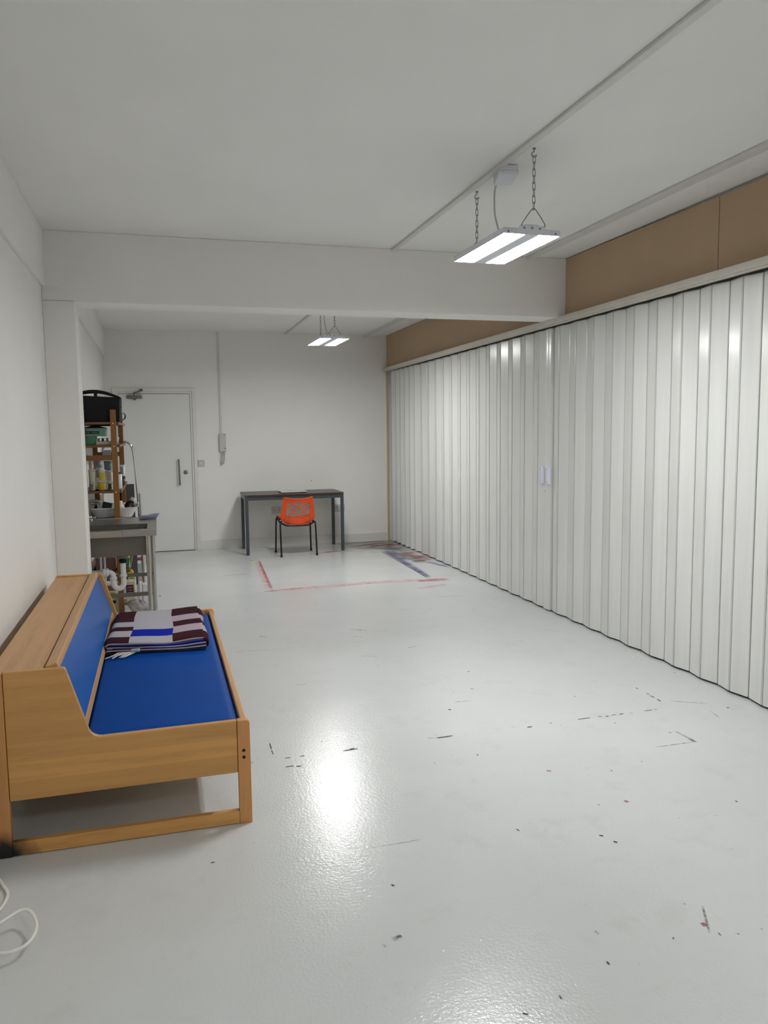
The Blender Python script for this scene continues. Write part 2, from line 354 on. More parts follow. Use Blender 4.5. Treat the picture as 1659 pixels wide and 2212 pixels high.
PIXM = [(948, 1594, 975, 1590, 'black', .016), (1140, 1571, 1149, 1570, 'black', .014), (1186, 1563, 1192, 1562, 'black', .008), (1250, 1554, 1273, 1551, 'black', .010), (1292, 1548, 1300, 1548, 'black', .008),
        (1309, 1548, 1314, 1547, 'black', .014), (1322, 1545, 1330, 1544, 'black', .008), (1339, 1543, 1346, 1542, 'black', .014), (1360, 1541, 1366, 1541, 'grey', .010), (1393, 1536, 1408, 1534, 'black', .008), (1414, 1533, 1419, 1533, 'black', .008),
        (1374, 1486, 1378, 1488, 'black', .010), (1397, 1498, 1402, 1500, 'black', .010), (1405, 1503, 1413, 1507, 'black', .010), (1420, 1511, 1427, 1515, 'black', .010), (925, 1595, 945, 1594, 'grey', .008),
        (1463, 1582, 1500, 1601, 'grey', .014), (1490, 1597, 1501, 1602, 'grey', .03), (1425, 1613, 1490, 1604, 'grey', .010), (1535, 1537, 1552, 1549, 'grey', .010), (1455, 1453, 1459, 1454, 'black', .01), (1570, 1529, 1573, 1529, 'black', .014),
        (1181, 1665, 1190, 1666, 'red', .022), (1349, 1730, 1357, 1733, 'red', .022), (1295, 1805, 1302, 1806, 'black', .012), (1326, 1818, 1329, 1819, 'black', .012), (1320, 1664, 1323, 1667, 'grey', .01), (1445, 1582, 1449, 1583, 'black', .010),
        (1010, 1451, 1014, 1451, 'black', .014), (1018, 1488, 1021, 1488, 'black', .014), (969, 1533, 973, 1533, 'black', .018), (583, 1607, 586, 1618, 'black', .008), (587, 1622, 590, 1629, 'black', .008), (617, 1638, 627, 1637, 'black', .012),
        (649, 1634, 657, 1633, 'black', .010), (618, 1657, 633, 1655, 'black', .012), (641, 1656, 650, 1655, 'black', .014), (744, 1622, 770, 1618, 'black', .014), (757, 1619, 765, 1617, 'black', .02), (540, 1648, 547, 1648, 'grey', .01),
        (1519, 1963, 1531, 2010, 'grey', .010), (1517, 1994, 1524, 2001, 'red', .02), (1552, 2016, 1556, 2020, 'black', .006), (1286, 2012, 1293, 2018, 'grey', .010), (1311, 2078, 1316, 2084, 'black', .008), (1208, 2151, 1211, 2155, 'black', .008),
        (1130, 2190, 1136, 2191, 'black', .008), (850, 2030, 866, 2023, 'grey', .025), (858, 2025, 866, 2022, 'black', .010), (827, 2040, 833, 2046, 'grey', .012), (846, 1911, 849, 1913, 'black', .010), (1588, 2018, 1592, 2018, 'grey', .010),
        (456, 1864, 462, 1863, 'black', .008), (1365, 1418, 1368, 1420, 'white', .02), (1120, 1385, 1128, 1386, 'grey', .012), (1300, 1370, 1310, 1371, 'grey', .012), (760, 1360, 790, 1362, 'grey', .02), (560, 1375, 575, 1376, 'grey', .02),
        (1116, 1792, 1118, 1793, 'black', .008), (1031, 1630, 1032, 1632, 'black', .008), (1105, 1570, 1112, 1571, 'grey', .008), (640, 1480, 660, 1478, 'grey', .01), (880, 1400, 900, 1396, 'grey', .012), (1240, 1504, 1244, 1505, 'black', .008)]
for u0, v0, u1, v1, k, wd in PIXM:
    a, b = Vector(fpt(u0, v0)), Vector(fpt(u1, v1)); d = b - a
    if d.length < 0.012: d = d.normalized() * 0.012; b = a + d
    mark([tuple(a - d * .15), tuple(b + d * .15)], wd * 1.0, k)
for i in range(110):
    x = rnd.uniform(0.2, 2.8); y = rnd.uniform(1.6, 7.5); a = rnd.uniform(0, PI); L = rnd.uniform(.004, .012)
    mark([(x, y), (x + L * math.cos(a), y + L * math.sin(a))], rnd.uniform(.004, .010), rnd.choice(['grey', 'grey', 'black', 'white']))
for i in range(11):
    x = rnd.uniform(0.4, 2.7); y = rnd.uniform(2.0, 9.0); L = rnd.uniform(.06, .3); a = rnd.gauss(0, .35)
    mark([(x, y), (x + L * math.cos(a), y + L * math.sin(a))], rnd.uniform(.006, .012), 'grey')
floor = struct('floor', fl, [M['floor']] + [MK[k] for k in keys], 'light grey glossy painted concrete floor with chalk lines and scuffs', uv=uv)
mb = MB().box((XL - .1, YN - .1, ZC), (XR + .5, YF + .1, ZC + .1)); struct('ceiling', mb, M['ceiling'])
mb = MB().box((XL - .1, YN, 0), (XL, YF, ZC)); struct('wall_left', mb, M['wall'])
mb = MB().box((XL, YB1, 0), (XLF, YF, ZC)); struct('wall_left_inner', mb, M['wall'])
mb = MB().box((XL - .1, YF, 0), (XR + .5, YF + .1, ZC)); struct('wall_back', mb, M['wall'])
mb = MB().box((XL - .1, YN - .1, 0), (XR + .5, YN, ZC)); struct('wall_front', mb, M['wall'])
mb = MB().box((XR + .12, YN, 0), (XR + .22, YF, ZC)); struct('wall_right', mb, M['dark_room'])
# upper right wall: studwork above the rail, brown board on it
mb = MB().box((XR - .03, YN, 2.33), (XR + .12, YF, ZC)); struct('wall_right_upper', mb, M['wall'])
# cross beam and its pillar
struct('trim_1', MB().box((XL, YB0, ZB), (XR - .03, YB1, ZC)), M['wall'], 'white downstand beam crossing the ceiling', bevel=.004)
struct('trim_2', MB().box((XL, YB0, 0), (XP, YB1, ZB + .01)), M['wall'], 'white pillar under the left end of the beam', bevel=.004)
struct('trim_3', MB().box((XL, YN, 2.41), (XL + .022, YB0, ZC)), M['wall'], 'shallow bulkhead along the top of the left wall', bevel=.003)
struct('trim_4', MB().box((XLF, YB1, 2.44), (XLF + .03, YF, ZC)), M['wall'], 'shallow bulkhead along the top of the left wall beyond the beam', bevel=.003)
# brown boards
def board(y0, y1, z1a, z1b): return MB().prism([(y0, 2.325), (y1, 2.325), (y1, z1b), (y0, z1a)], 'x', XBR, XR - .028)
for y0, y1, a, b, lb in [(3.722, YB0, 2.735, ZC - .004, 'brown hardboard panel above the folding doors, next to the beam'), (YN, 3.717, 2.70, 2.735, 'brown hardboard panel above the folding doors, nearest the camera'), (YB1, YF, ZC - .004, ZC - .004, 'brown hardboard panel above the folding doors beyond the beam')]:
    tag(obj('hardboard_panel', board(y0, y1, a, b), M['brown'], bevel=.002), lb, 'panel', 'brown boards above the rail')
# head rail
tr = MB().box((2.93, YN, 2.285), (3.0, YF, 2.325)); tr.box((3.0, YN, 2.29), (3.028, YF, 2.30)); tr.box((2.945, YN, 2.275), (2.955, YF, 2.287))
tag(obj('door_track', tr, M['rail'], bevel=.003), 'cream painted head rail the folding doors hang from', 'rail')
tag(obj('timber_batten', MB().box((2.982, YF - .03, 0), (3.0, YF, 2.285)), M['batten'], bevel=.002), 'raw pine upright batten in the far corner beside the folding door', 'batten')
# skirting
struct('baseboard_back', MB().prism([(YF - .018, 0), (YF, 0), (YF, .115), (YF - .018, .113)], 'x', 0.474, 2.982), M['trim'])

# ------------------------------------------------------------------ far door
DX0, DX1 = -0.44, 0.405
def door_arch(x0, x1, zt, w, y): return MB().prism([(x0 - w, 0), (x0, 0), (x0, zt), (x1, zt), (x1, 0), (x1 + w, 0), (x1 + w, zt + w), (x0 - w, zt + w)], 'y', y, YF)
fr = door_arch(DX0 - .03, DX1 + .03, 2.010, .043, YF - .022)
struct('trim_5', fr, M['trim'], 'white architrave round the door', bevel=.004)
jm = door_arch(DX0 - .004, DX1 + .004, 1.985, .025, YF - .012)
struct('trim_6', jm, M['trim'], 'white door lining inside the architrave', bevel=.002)
struct('trim_7', MB().box((DX0 - .004, YF - .003, 0), (DX1 + .004, YF, 1.985)), M['gap'], 'dark gap behind the door edge')
dr = struct('door_1', MB().box((DX0, YF - .012, .008), (DX1, YF - .002, 1.98)), M['door'], 'flush white door in the back wall', bevel=.002)
h = MB().tube(smooth_path([(.245, YF - .012, 1.155), (.245, YF - .05, 1.155), (.247, YF - .055, 1.13), (.25, YF - .055, .87), (.252, YF - .05, .85), (.252, YF - .012, .85)], 6), .010, 12)
obj('pull_handle', h, M['steel_dull'], dr)['label'] = 'steel D pull handle'
obj('lock_cylinder', MB().lathe((.327, YF - .012, 1.0), [(.026, 0), (.026, .006), (.02, .012), (.0, .012)], 20, axis=(0, -1, 0)), M['steel_dull'], dr)
dc = thing('door_closer', 'grey metal overhead closer at the top of the white door', 'door closer', (-.25, YF - .012, 1.92))
obj('body', MB().box((-.345, YF - .055, 1.922), (-.165, YF - .012, 1.962)), M['steel_dull'], dc, bevel=.005)
obj('arm', MB().tube([(-.255, YF - .06, 1.965), (-.26, YF - .07, 1.985), (-.18, YF - .10, 2.01), (-.16, YF - .022, 2.025)], .009, 8).box((-.19, YF - .035, 2.013), (-.15, YF - .022, 2.04)), M['steel_dull'], dc)
obj('cap', MB().lathe((-.25, YF - .034, 1.905), [(.016, 0), (.016, .018)], 14), M['steel_dull'], dc)

# wall fittings
tag(obj('cable_trunking', MB().box((.772, YF - .016, 1.478), (.796, YF, ZC)), M['conduit'], bevel=.002), 'white vertical trunking from ceiling down to the entry phone', 'trunking')
ip = thing('entry_phone', 'white entry phone box with curly lead hanging on back wall', 'entry phone', (.797, YF, 1.25))
obj('case', MB().box((.757, YF - .05, 1.255), (.838, YF, 1.478)), M['grey_plastic'], ip, bevel=.006)
obj('button', MB().lathe((.822, YF - .05, 1.295), [(.006, 0), (.006, .003)], 12, axis=(0, -1, 0)), M['rubber'], ip)
obj('top_slot', MB().box((.812, YF - .0512, 1.468), (.832, YF - .049, 1.473)), M['rubber'], ip)
coil = [];
ax = smooth_path([(.815, YF - .03, 1.255), (.812, YF - .035, 1.18), (.80, YF - .03, 1.11), (.78, YF - .03, 1.09), (.772, YF - .03, 1.13), (.785, YF - .03, 1.22), (.788, YF - .025, 1.256)], 44)
for i, q in enumerate(ax): a = i * .9; coil.append(q + Vector((math.cos(a) * .008, math.sin(a) * .008, 0)))
obj('curly_lead', MB().tube(coil, .0028, 6), M['grey_plastic'], ip)
def socket(x0, x1, z0, z1, label, kind, name='wall_socket', cat='socket'):
    t = thing(name, label, cat, ((x0 + x1) / 2, YF, z0))
    obj('faceplate', MB().box((x0, YF - .012, z0), (x1, YF, z1)), M['grey_plastic'], t, bevel=.004)
    cx = (x0 + x1) / 2; cz = (z0 + z1) / 2
    if kind == 'switch':
        obj('rocker', MB().box((cx - .008, YF - .016, cz - .014), (cx + .008, YF - .011, cz + .014)), M['white_plastic'], t, bevel=.002); return t
    for s in (-1, 1):
        c = cx + s * (x1 - x0) * .25
        hl = MB().box((c - .004, YF - .0128, cz + .006), (c + .004, YF - .0118, cz + .016)); hl.box((c - .014, YF - .0128, cz - .016), (c - .007, YF - .0118, cz - .012)).box((c + .007, YF - .0128, cz - .016), (c + .014, YF - .0118, cz - .012))
        obj('pin_holes', hl, M['rubber'], t)
        obj('switch', MB().box((c - s * .022 - .005, YF - .015, cz + .018), (c - s * .022 + .005, YF - .0118, cz + .034)), M['white_plastic'], t, bevel=.001)
socket(.481, .564, 1.068, 1.150, 'pale light switch on the back wall right of the door', 'switch', 'light_switch', 'light switch')
socket(1.40, 1.53, .42, .514, 'double socket low on the wall behind the orange chair', 'socket')
socket(2.245, 2.385, .422, .515, 'double socket low on the wall by the right desk leg', 'socket')
tag(obj('wall_hole', MB().lathe((1.941, YF, .848), [(.006, 0), (.005, .004)], 10, axis=(0, -1, 0)), M['rubber']), 'small dark hole in the back wall above the desk', 'screw')  # tiny hole in the wall, its darkness drawn as a raised black disc

# ceiling battens
for i, (x0, x1, h) in enumerate([(1.628, 1.662, .016), (2.668, 2.722, .022)]):
    for y0, y1, lb in ((YN, YB0, 'near'), (YB1, YF, 'far')):
        o = obj('ceiling_trunking', MB().box((x0, y0, ZC - h), (x1, y1, ZC)), M['conduit'], bevel=.003)
        tag(o, {(0, 'near'): 'thin white trunking on the ceiling beside the near lamp', (0, 'far'): 'thin white trunking on the ceiling beyond the beam, above the far lamp', (1, 'near'): 'wide white trunking on the ceiling next to the brown panel, near side of the beam', (1, 'far'): 'wide white trunking on the ceiling next to the brown panel beyond the beam'}[(i, lb)], 'trunking')

# ------------------------------------------------------------------ folding doors (accordion partition)
def panel_run(y_start, y_end, pitch, amp, root, x0=3.035, z0=.014, z1=2.277, gap=.004, phase=0):
    """pairs of slats zigzagging between x0+-amp; each slat its own mesh"""
    y = y_start; k = phase; sgn = 1 if y_end > y_start else -1; n = max(1, round(abs(y_end - y_start) / pitch)); d = (y_end - y_start) / n
    for i in range(n):
        xa = x0 + amp * (1 if k % 2 == 0 else -1); xb = -xa + 2 * x0
        ya, yb = y + sgn * gap, y + d - sgn * gap
        u = Vector((xb - xa, yb - ya, 0)).normalized(); nv = Vector((u.y, -u.x, 0));
        if nv.x > 0: nv = -nv
        A = Vector((xa, ya, 0)); B = Vector((xb, yb, 0)); th = .009
        m = MB(); prof = [A, A + u * .004 + nv * .004, B - u * .004 + nv * .004, B, B - nv * th, A - nv * th]
        m.prism([(q.x, q.y) for q in prof], 'z', z0, z1)
        obj('panel', m, M['accordion'], root)
        # hinge between this slat and the next
        hx = xb; r = .0045
        st = MB()
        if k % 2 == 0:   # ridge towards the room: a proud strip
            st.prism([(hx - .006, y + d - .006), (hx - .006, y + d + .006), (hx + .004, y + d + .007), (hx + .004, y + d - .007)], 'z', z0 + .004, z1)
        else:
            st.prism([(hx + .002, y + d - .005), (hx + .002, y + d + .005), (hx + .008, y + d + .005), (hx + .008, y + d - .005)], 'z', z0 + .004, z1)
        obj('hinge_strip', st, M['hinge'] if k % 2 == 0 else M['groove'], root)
        y += d; k += 1
YJ = 5.700
near = thing('folding_door', 'white slatted folding door leaf nearest the camera, right of the lilac handles', 'folding door', (3.035, 3.8, 0), 'white folding door leaves')
panel_run(YJ - .05, -.65, .1224, .011, near)
far = thing('folding_door', 'white slatted folding door leaf running to the far corner, left of the lilac handles', 'folding door', (3.035, 7.9, 0), 'white folding door leaves')
panel_run(YJ + .05, 8.95, .1224, .011, far)
panel_run(8.96, 10.12, .094, .028, far)
for root, s in ((near, -1), (far, 1)):
    a, b = sorted((YJ + s * .0015, YJ + s * .046))
    obj('lead_post', MB().box((3.018, a, .010), (3.05, b, 2.279)), M['accordion'], root, bevel=.004)
    c = YJ + (.068 if s > 0 else -.040)
    pr = [(-.0, -.019), (-.020, -.016), (-.026, .0), (-.018, .012), (-.0, .019)]
    hd = MB().prism([(3.018 + q[0], c + s * q[1]) for q in pr], 'z', 1.045, 1.178)
    ho = obj('handle', hd, M['handle_lilac'], root, bevel=.003); ho['label'] = 'pale lilac plastic pull handle'
    for z in (1.06, 1.165): obj('screw', MB().lathe((2.993, c, z), [(.0035, 0), (.003, .002)], 10, axis=(-1, 0, 0)), M['rubber'], ho)
obj('keyhole', MB().lathe((3.018, YJ + .03, .985), [(.0045, 0), (.004, .0015)], 12, axis=(-1, 0, 0)), M['rubber'], far)

# ------------------------------------------------------------------ hanging lamps
def make_lamp(mled, label):
    cx, y0, y1, zb, zt = 1.70, 3.38, 4.0, 2.376, 2.405
    root = thing('hanging_lamp', label, 'lamp', (cx, (y0 + y1) / 2, zb), 'twin panel lamps hung on chains')
    obj('housing', MB().box((cx - .145, y0, zb + .006), (cx - .034, y1, zt)).box((cx + .034, y0, zb + .006), (cx + .145, y1, zt)).box((cx - .145, y0, zb), (cx - .141, y1, zb + .006)).box((cx + .141, y0, zb), (cx + .145, y1, zb + .006)), M['led_housing'], root, bevel=.004)
    obj('spine', MB().box((cx - .0355, y0 + .002, zb - .001), (cx + .0355, y1 - .002, zt + .02)), M['led_housing'], root, bevel=.004)
    for s in (-1, 1):
        c = cx + s * .0885
        d = MB().box((c - .051, y0 + .012, zb + .0015), (c + .051, y1 - .012, zb + .0055)); obj('diffuser', d, mled, root, bevel=.002)
    for yy, s in ((y0, -1), (y1, 1)):
        ep = MB().prism([(cx - .145, zb + .001), (cx + .145, zb + .001), (cx + .145, zb + .018), (cx + .075, zb + .020), (cx + .06, zb + .043), (cx - .06, zb + .043), (cx - .075, zb + .020), (cx - .145, zb + .018)], 'y', yy, yy + s * .003)
        e = obj('end_plate', ep, M['led_housing'], root, bevel=.001)
        for x in (-.12, -.04, .0, .04, .12): obj('screw', MB().lathe((cx + x, yy + s * .003, zb + (.010 if abs(x) > .1 else .030)), [(.005, 0), (.004, .003)], 10, axis=(0, s, 0)), M['zinc'], e)
        yh = 3.364 if s < 0 else 4.03
        vz = zb + .113
        obj('v_hanger', MB().tube(smooth_path([(cx - .055, yy + s * .01, zb + .036), (cx - .056, yy + s * .016, zb + .048), (cx - .012, yh, vz - .006), (cx, yh, vz), (cx + .012, yh, vz - .006), (cx + .056, yy + s * .016, zb + .048), (cx + .055, yy + s * .01, zb + .036)], 6), .0022, 8), M['zinc'], root)
        # chain
        z = vz - .004; k = 0; L = .036; ch = MB()
        while z < ZC - .05:
            pts = []
            for j in range(16):
                a = 2 * PI * j / 16; px = .0065 * math.cos(a); pz = (.0115 if math.sin(a) > 0 else -.0115) + .0065 * math.sin(a)
                pts.append((cx + (px if k % 2 else 0), yh + (0 if k % 2 else px), z + .0155 + pz))
            ch.tube(pts, .0017, 6, closed=True); z += .0295; k += 1
        obj('chain', ch, M['zinc'], root)
        hk = [(cx, yh, ZC - .002), (cx, yh, ZC - .015)] + [(cx + .012 * math.cos(a), yh, ZC - .028 + .012 * math.sin(a)) for a in [PI / 2 + k * PI / 8 for k in range(0, 13)]]
        obj('ceiling_hook', MB().tube(hk, .0022, 8).lathe((cx, yh, ZC - .004), [(.008, 0), (.008, .004)], 14), M['zinc'], root)
    # connection box on the ceiling and the lead to the housing
    rot = Matrix.Rotation(math.radians(-14), 3, 'Z')
    jb = obj('connection_box', MB().box((1.655, 3.585, ZC - .05), (1.745, 3.755, ZC - .001), rot=rot), M['led_housing'], root, bevel=.006)
    obj('lid_seam', MB().box((1.6545, 3.5845, ZC - .03), (1.7455, 3.7555, ZC - .027), rot=rot), M['grey_plastic'], jb)
    obj('supply_lead', MB().tube(smooth_path([(1.69, 3.76, ZC - .045), (1.688, 3.775, ZC - .09), (1.69, 3.775, ZC - .18), (1.70, 3.76, zt + .10), (1.712, 3.74, zt + .015)], 8), .0045, 10), M['grey_plastic'], root)
    return root
lampA = make_lamp(M['led'], 'twin panel hanging lamp on the camera side of the beam')
dup(lampA, (1.675, 7.78, 2.376), 'twin panel hanging lamp beyond the beam, above the desk end')
lampC = make_lamp(M['led_back'], 'twin panel hanging lamp behind the camera'); lampC.location = (1.70, -0.36, 2.376)

# ------------------------------------------------------------------ wooden day-bed settee
SY0, SY1 = 2.882, 4.86
sofa = thing('wooden_settee', 'beech wood settee with blue vinyl seat and backrest along left wall', 'sofa', (-.15, 3.87, 0))
def fillet(pts, rs, n=6):
    out = []
    for i, p in enumerate(pts):
        r = rs[i]
        if not r: out.append(p); continue
        P = Vector(p); A = (Vector(pts[i - 1]) - P).normalized(); B = (Vector(pts[(i + 1) % len(pts)]) - P).normalized()
        ang = A.angle(B); d = r / math.tan(ang / 2); a = P + A * d; b = P + B * d; c = P + (A + B).normalized() * (r / math.sin(ang / 2))
        va, vb = a - c, b - c; th = math.atan2(va.x * vb.y - va.y * vb.x, va.dot(vb))
        for k in range(n + 1):
            an = th * k / n; out.append(tuple(c + Vector((va.x * math.cos(an) - va.y * math.sin(an), va.x * math.sin(an) + va.y * math.cos(an)))))
    return out
prof = fillet([(-.548, .202), (.244, .202), (.244, .405), (-.268, .402), (-.346, .667), (-.548, .667)], [0, 0, 0, .045, .014, 0])
for y0 in (SY0 + .004, SY1 - .028):
    near_end = y0 < 3.5
    ep = obj('end_panel', MB().prism(prof, 'y', y0, y0 + .024), M['oak_x'], sofa, bevel=.004, segs=3)
    yp0, yp1 = (SY0, SY0 + .032) if near_end else (SY1 - .032, SY1)
    obj('leg', MB().prism(fillet([(.245, 0), (.292, 0), (.292, .405), (.245, .405)], [0, 0, .014, .003]), 'y', yp0, yp1), M['oak_z'], sofa, bevel=.003)
    obj('leg', MB().prism(fillet([(-.605, 0), (-.549, 0), (-.549, .667), (-.605, .667)], [0, 0, .002, .02]), 'y', yp0, yp1), M['oak_z'], sofa, bevel=.003)
    obj('bottom_rail', MB().box((-.549, yp0 + .002, .002), (.245, yp1 - .004, .052)), M['oak_x2'], sofa, bevel=.003)
    sd = -1 if near_end else 1; yb = yp0 if near_end else yp1
    for x in (.267, -.583):
        for z in (.262, .288): obj('bolt', MB().lathe((x, yb, z), [(.0065, 0), (.0055, .002), (.002, .001), (0, .001)], 14, axis=(0, sd, 0)), M['bolt'], sofa)
obj('front_rail', MB().box((.260, SY0 + .03, .29), (.284, SY1 - .03, .398)), M['oak_y'], sofa, bevel=.005, segs=3)
# seat cushion: board with rolled front edge
def seat_f(u, v):
    x = -.292 + .5515 * u; y = SY0 + .030 + (SY1 - SY0 - .060) * v
    z = .388 + .006 * math.sin(PI * u) * math.sin(PI * v) ** .3
    e = max(0, (u - .93) / .07); z -= .012 * e * e
    e2 = max(0, (.02 - min(v, 1 - v)) / .02); z -= .012 * e2 * e2
    return (x, y, z)
obj('seat_cushion', MB().grid(50, 60, seat_f), M['vinyl'], sofa, solid=.035, offset=-1)
obj('seat_support', MB().box((-.52, SY0 + .03, .30), (.262, SY1 - .03, .345)), M['oak_y'], sofa)
# backrest: tilted frame round a blue pad
tilt = Vector((-.370 + .300, 0, .663 - .445)).normalized()      # up the slope
nrm = Vector((tilt.z, 0, -tilt.x))                               # towards the sitter
def slab(base, w0, w1, t0, t1, y0, y1):
    A = base + tilt * w0; B = base + tilt * w1
    q = [A + nrm * t0, B + nrm * t0, B + nrm * t1, A + nrm * t1]
    return MB().prism([(p.x, p.z) for p in q], 'y', y0, y1)
bb = Vector((-.288, 0, .405))
ya, yb = SY0 + .030, SY1 - .030
bf = obj('backrest_frame', slab(bb, .0, .275, -.034, -.014, ya, yb), M['oak_y'], sofa, bevel=.003)
obj('frame_rail', slab(bb, .262, .290, -.040, .002, ya, yb), M['oak_y'], bf, bevel=.004)
obj('frame_rail', slab(bb, .0, .034, -.040, .0, ya, yb), M['oak_y'], bf, bevel=.004)
obj('back_pad', slab(bb, .030, .264, -.020, .0, ya + .003, yb - .003), M['vinyl_back'], sofa, bevel=.006, segs=3)
obj('back_shelf', MB().box((-.600, SY0 + .030, .640), (-.420, SY1 - .030, .660)), M['oak_y'], sofa, bevel=.003)
obj('back_panel', MB().box((-.596, SY0 + .030, .21), (-.58, SY1 - .030, .640)), M['oak_y'], sofa, bevel=.002)
obj('bed_drawer_board', MB().box((-.575, SY0 + .03, .21), (.255, SY1 - .03, .225)), M['oak_y'], sofa)

# ------------------------------------------------------------------ folded blanket on the seat
bl = thing('folded_blanket', 'folded wool blanket in grey, maroon and blue blocks with white fringe', 'blanket', (-.03, 4.36, .394))
BX0, BX1, BY0, BY1 = -.262, .188, 3.985, 4.70
t = NT('patterned_wool'); uvn = t.n('ShaderNodeTexCoord').outputs['UV']; sp = t.n('ShaderNodeSeparateXYZ'); t.l(uvn, sp.inputs[0])
MAR = srgb(58, 22, 32); LG = srgb(182, 180, 186); PG = srgb(184, 168, 178); BLU = srgb(6, 30, 165)
V = sp.outputs['Y']; U = sp.outputs['X']
cl = t.ramp(V, [(0, MAR), (.15, LG), (.33, MAR), (.46, LG), (.62, MAR)], 'CONSTANT')
cm = t.ramp(V, [(0, LG), (.16, BLU), (.36, LG)], 'CONSTANT')
cr_ = t.ramp(V, [(0, MAR), (.20, PG), (.40, MAR), (.56, PG), (.74, MAR)], 'CONSTANT')
f1 = t.math('GREATER_THAN', U, .235); f2 = t.math('GREATER_THAN', U, .675)
c = t.mix(f2, t.mix(f1, cl, cm), cr_)
wool = t.noise(t.geo(), 260, 3)
c = t.mix(t.math('MULTIPLY', wool, .12), c, srgb(70, 64, 70)); t.l(c, t.b.inputs['Base Color']); t.set(Roughness=.95, Specular_IOR_Level=.1); t.bump(wool, .5, .0015)
M['wool_pattern'] = t.m
M['wool_blue'] = plain('blue_wool', srgb(40, 52, 150), .95, scale=200, bump=.3); M['wool_black'] = plain('black_wool', srgb(16, 16, 26), .95, scale=200, bump=.3)
M['wool_trim'] = plain('grey_binding', srgb(150, 142, 152), .95, scale=200, bump=.3); M['wool_navy'] = plain('navy_wool', srgb(22, 26, 78), .95, scale=200, bump=.3)
M['wool_maroon'] = plain('maroon_wool', srgb(60, 30, 38), .95, scale=200, bump=.3)
def wav(u, k): return .011 * math.sin(5.5 * u + k * .5 + 1.0) + .004 * math.sin(13 * u + 2 * k)
LAY = [(.394, 'wool_black', .0), (.4045, 'wool_navy', .4), (.415, 'wool_blue', .8), (.4255, 'wool_maroon', 1.1), (.437, 'wool_pattern', 1.4)]
for i, (z, mat, k) in enumerate(LAY):
    top = mat == 'wool_pattern'; nu, nv = 44, 30; TH = .009
    inset = .004 * (4 - i)
    def fn(u, v, z=z, k=k, inset=inset, top=top, i=i):
        x = BX0 + (BX1 - BX0) * u + .012 * (1 - v) * (u - .5) + .004 * math.sin(9 * v + i) - .02 * (1 - v) * (1 - u)
        y = BY0 + (BY1 - BY0) * v + (.010 * math.sin(6 * u + k) + .045 * (u - .5) * v + (.008 * (i - 2)) ) + (.03 * (1 - u) ** 2 if not top else .015 * (1 - u) ** 2)
        zz = z + .5 * wav(u, k) * (1 - v * .6) * (i / 4) + .006 * (i / 4) * max(0, math.sin(2.2 * u + .5))
        if top:
            e = max(0, (.05 - u) / .05); zz -= .012 * e * e
            e = max(0, (.06 - v) / .06); zz -= .006 * e * e
        return (x, y, zz)
    m = MB().grid(nu, nv, fn)
    uvl = []
    for j in range(nv):
        for a in range(nu): uvl += [(a / nu, j / nv), ((a + 1) / nu, j / nv), ((a + 1) / nu, (j + 1) / nv), (a / nu, (j + 1) / nv)]
    lo = obj('top_layer' if top else 'layer', m, M[mat], bl, solid=TH, offset=1, uv=uvl)
    if i >= 1:
        edge = [Vector(fn(a / 30, 0)) + Vector((0, -.001, TH * .55)) for a in range(31)]
        obj('binding', MB().tube(edge, .0042 if not top else .005, 8), M['wool_trim'] if i != 3 else M['wool_blue'], lo)
fold = []
for a in range(13):
    an = PI / 2 - PI * a / 12; fold.append((BX1 - .004 + .024 * math.cos(an), .420 + .0225 * math.sin(an)))
m = MB(); m.grid(12, 16, lambda u, v: (fold[round(u * 12)][0] + .004 * math.sin(9 * v), BY0 + .01 + (BY1 - BY0 + .012) * v, fold[round(u * 12)][1] + .003 * math.sin(4 * v)))
uvl = []
for j in range(16):
    for a in range(12): uvl += [(.9, j / 16), (.9, j / 16), (.9, (j + 1) / 16), (.9, (j + 1) / 16)]
obj('outer_fold', m, M['wool_pattern'], bl, solid=.008, uv=uvl)
obj('care_label', MB().grid(4, 3, lambda u, v: (-.165 + .04 * u, 3.975 - .004 * v, .408 + .018 * v)), M['white_plastic'], bl, solid=.001)
M['fringe'] = plain('cream_fringe', srgb(214, 206, 200), .9)
rf = random.Random(5)
fm = MB()
for i in range(26):
    y = BY0 + .03 + i * .022 + rf.uniform(-.004, .004); z = rf.uniform(.4, .43)
    L = rf.uniform(.022, .032); fm.tube(smooth_path([(BX0 + .004, y, z), (BX0 - L * .5, y + rf.uniform(-.01, .01), z - .005), (BX0 - L * .9, y + rf.uniform(-.015, .015), .401)], 3), .002, 5)
for i in range(12):
    x = BX0 + .012 + i * .008; L = rf.uniform(.03, .05); fm.tube(smooth_path([(x + .02, BY0 + .012, .406), (x, BY0 - L * .6 , .404), (x - .035 + rf.uniform(-.012, .02), BY0 - L * 1.3, .3985)], 4), .0022, 5)
obj('fringe', fm, M['fringe'], bl)['kind'] = 'stuff'

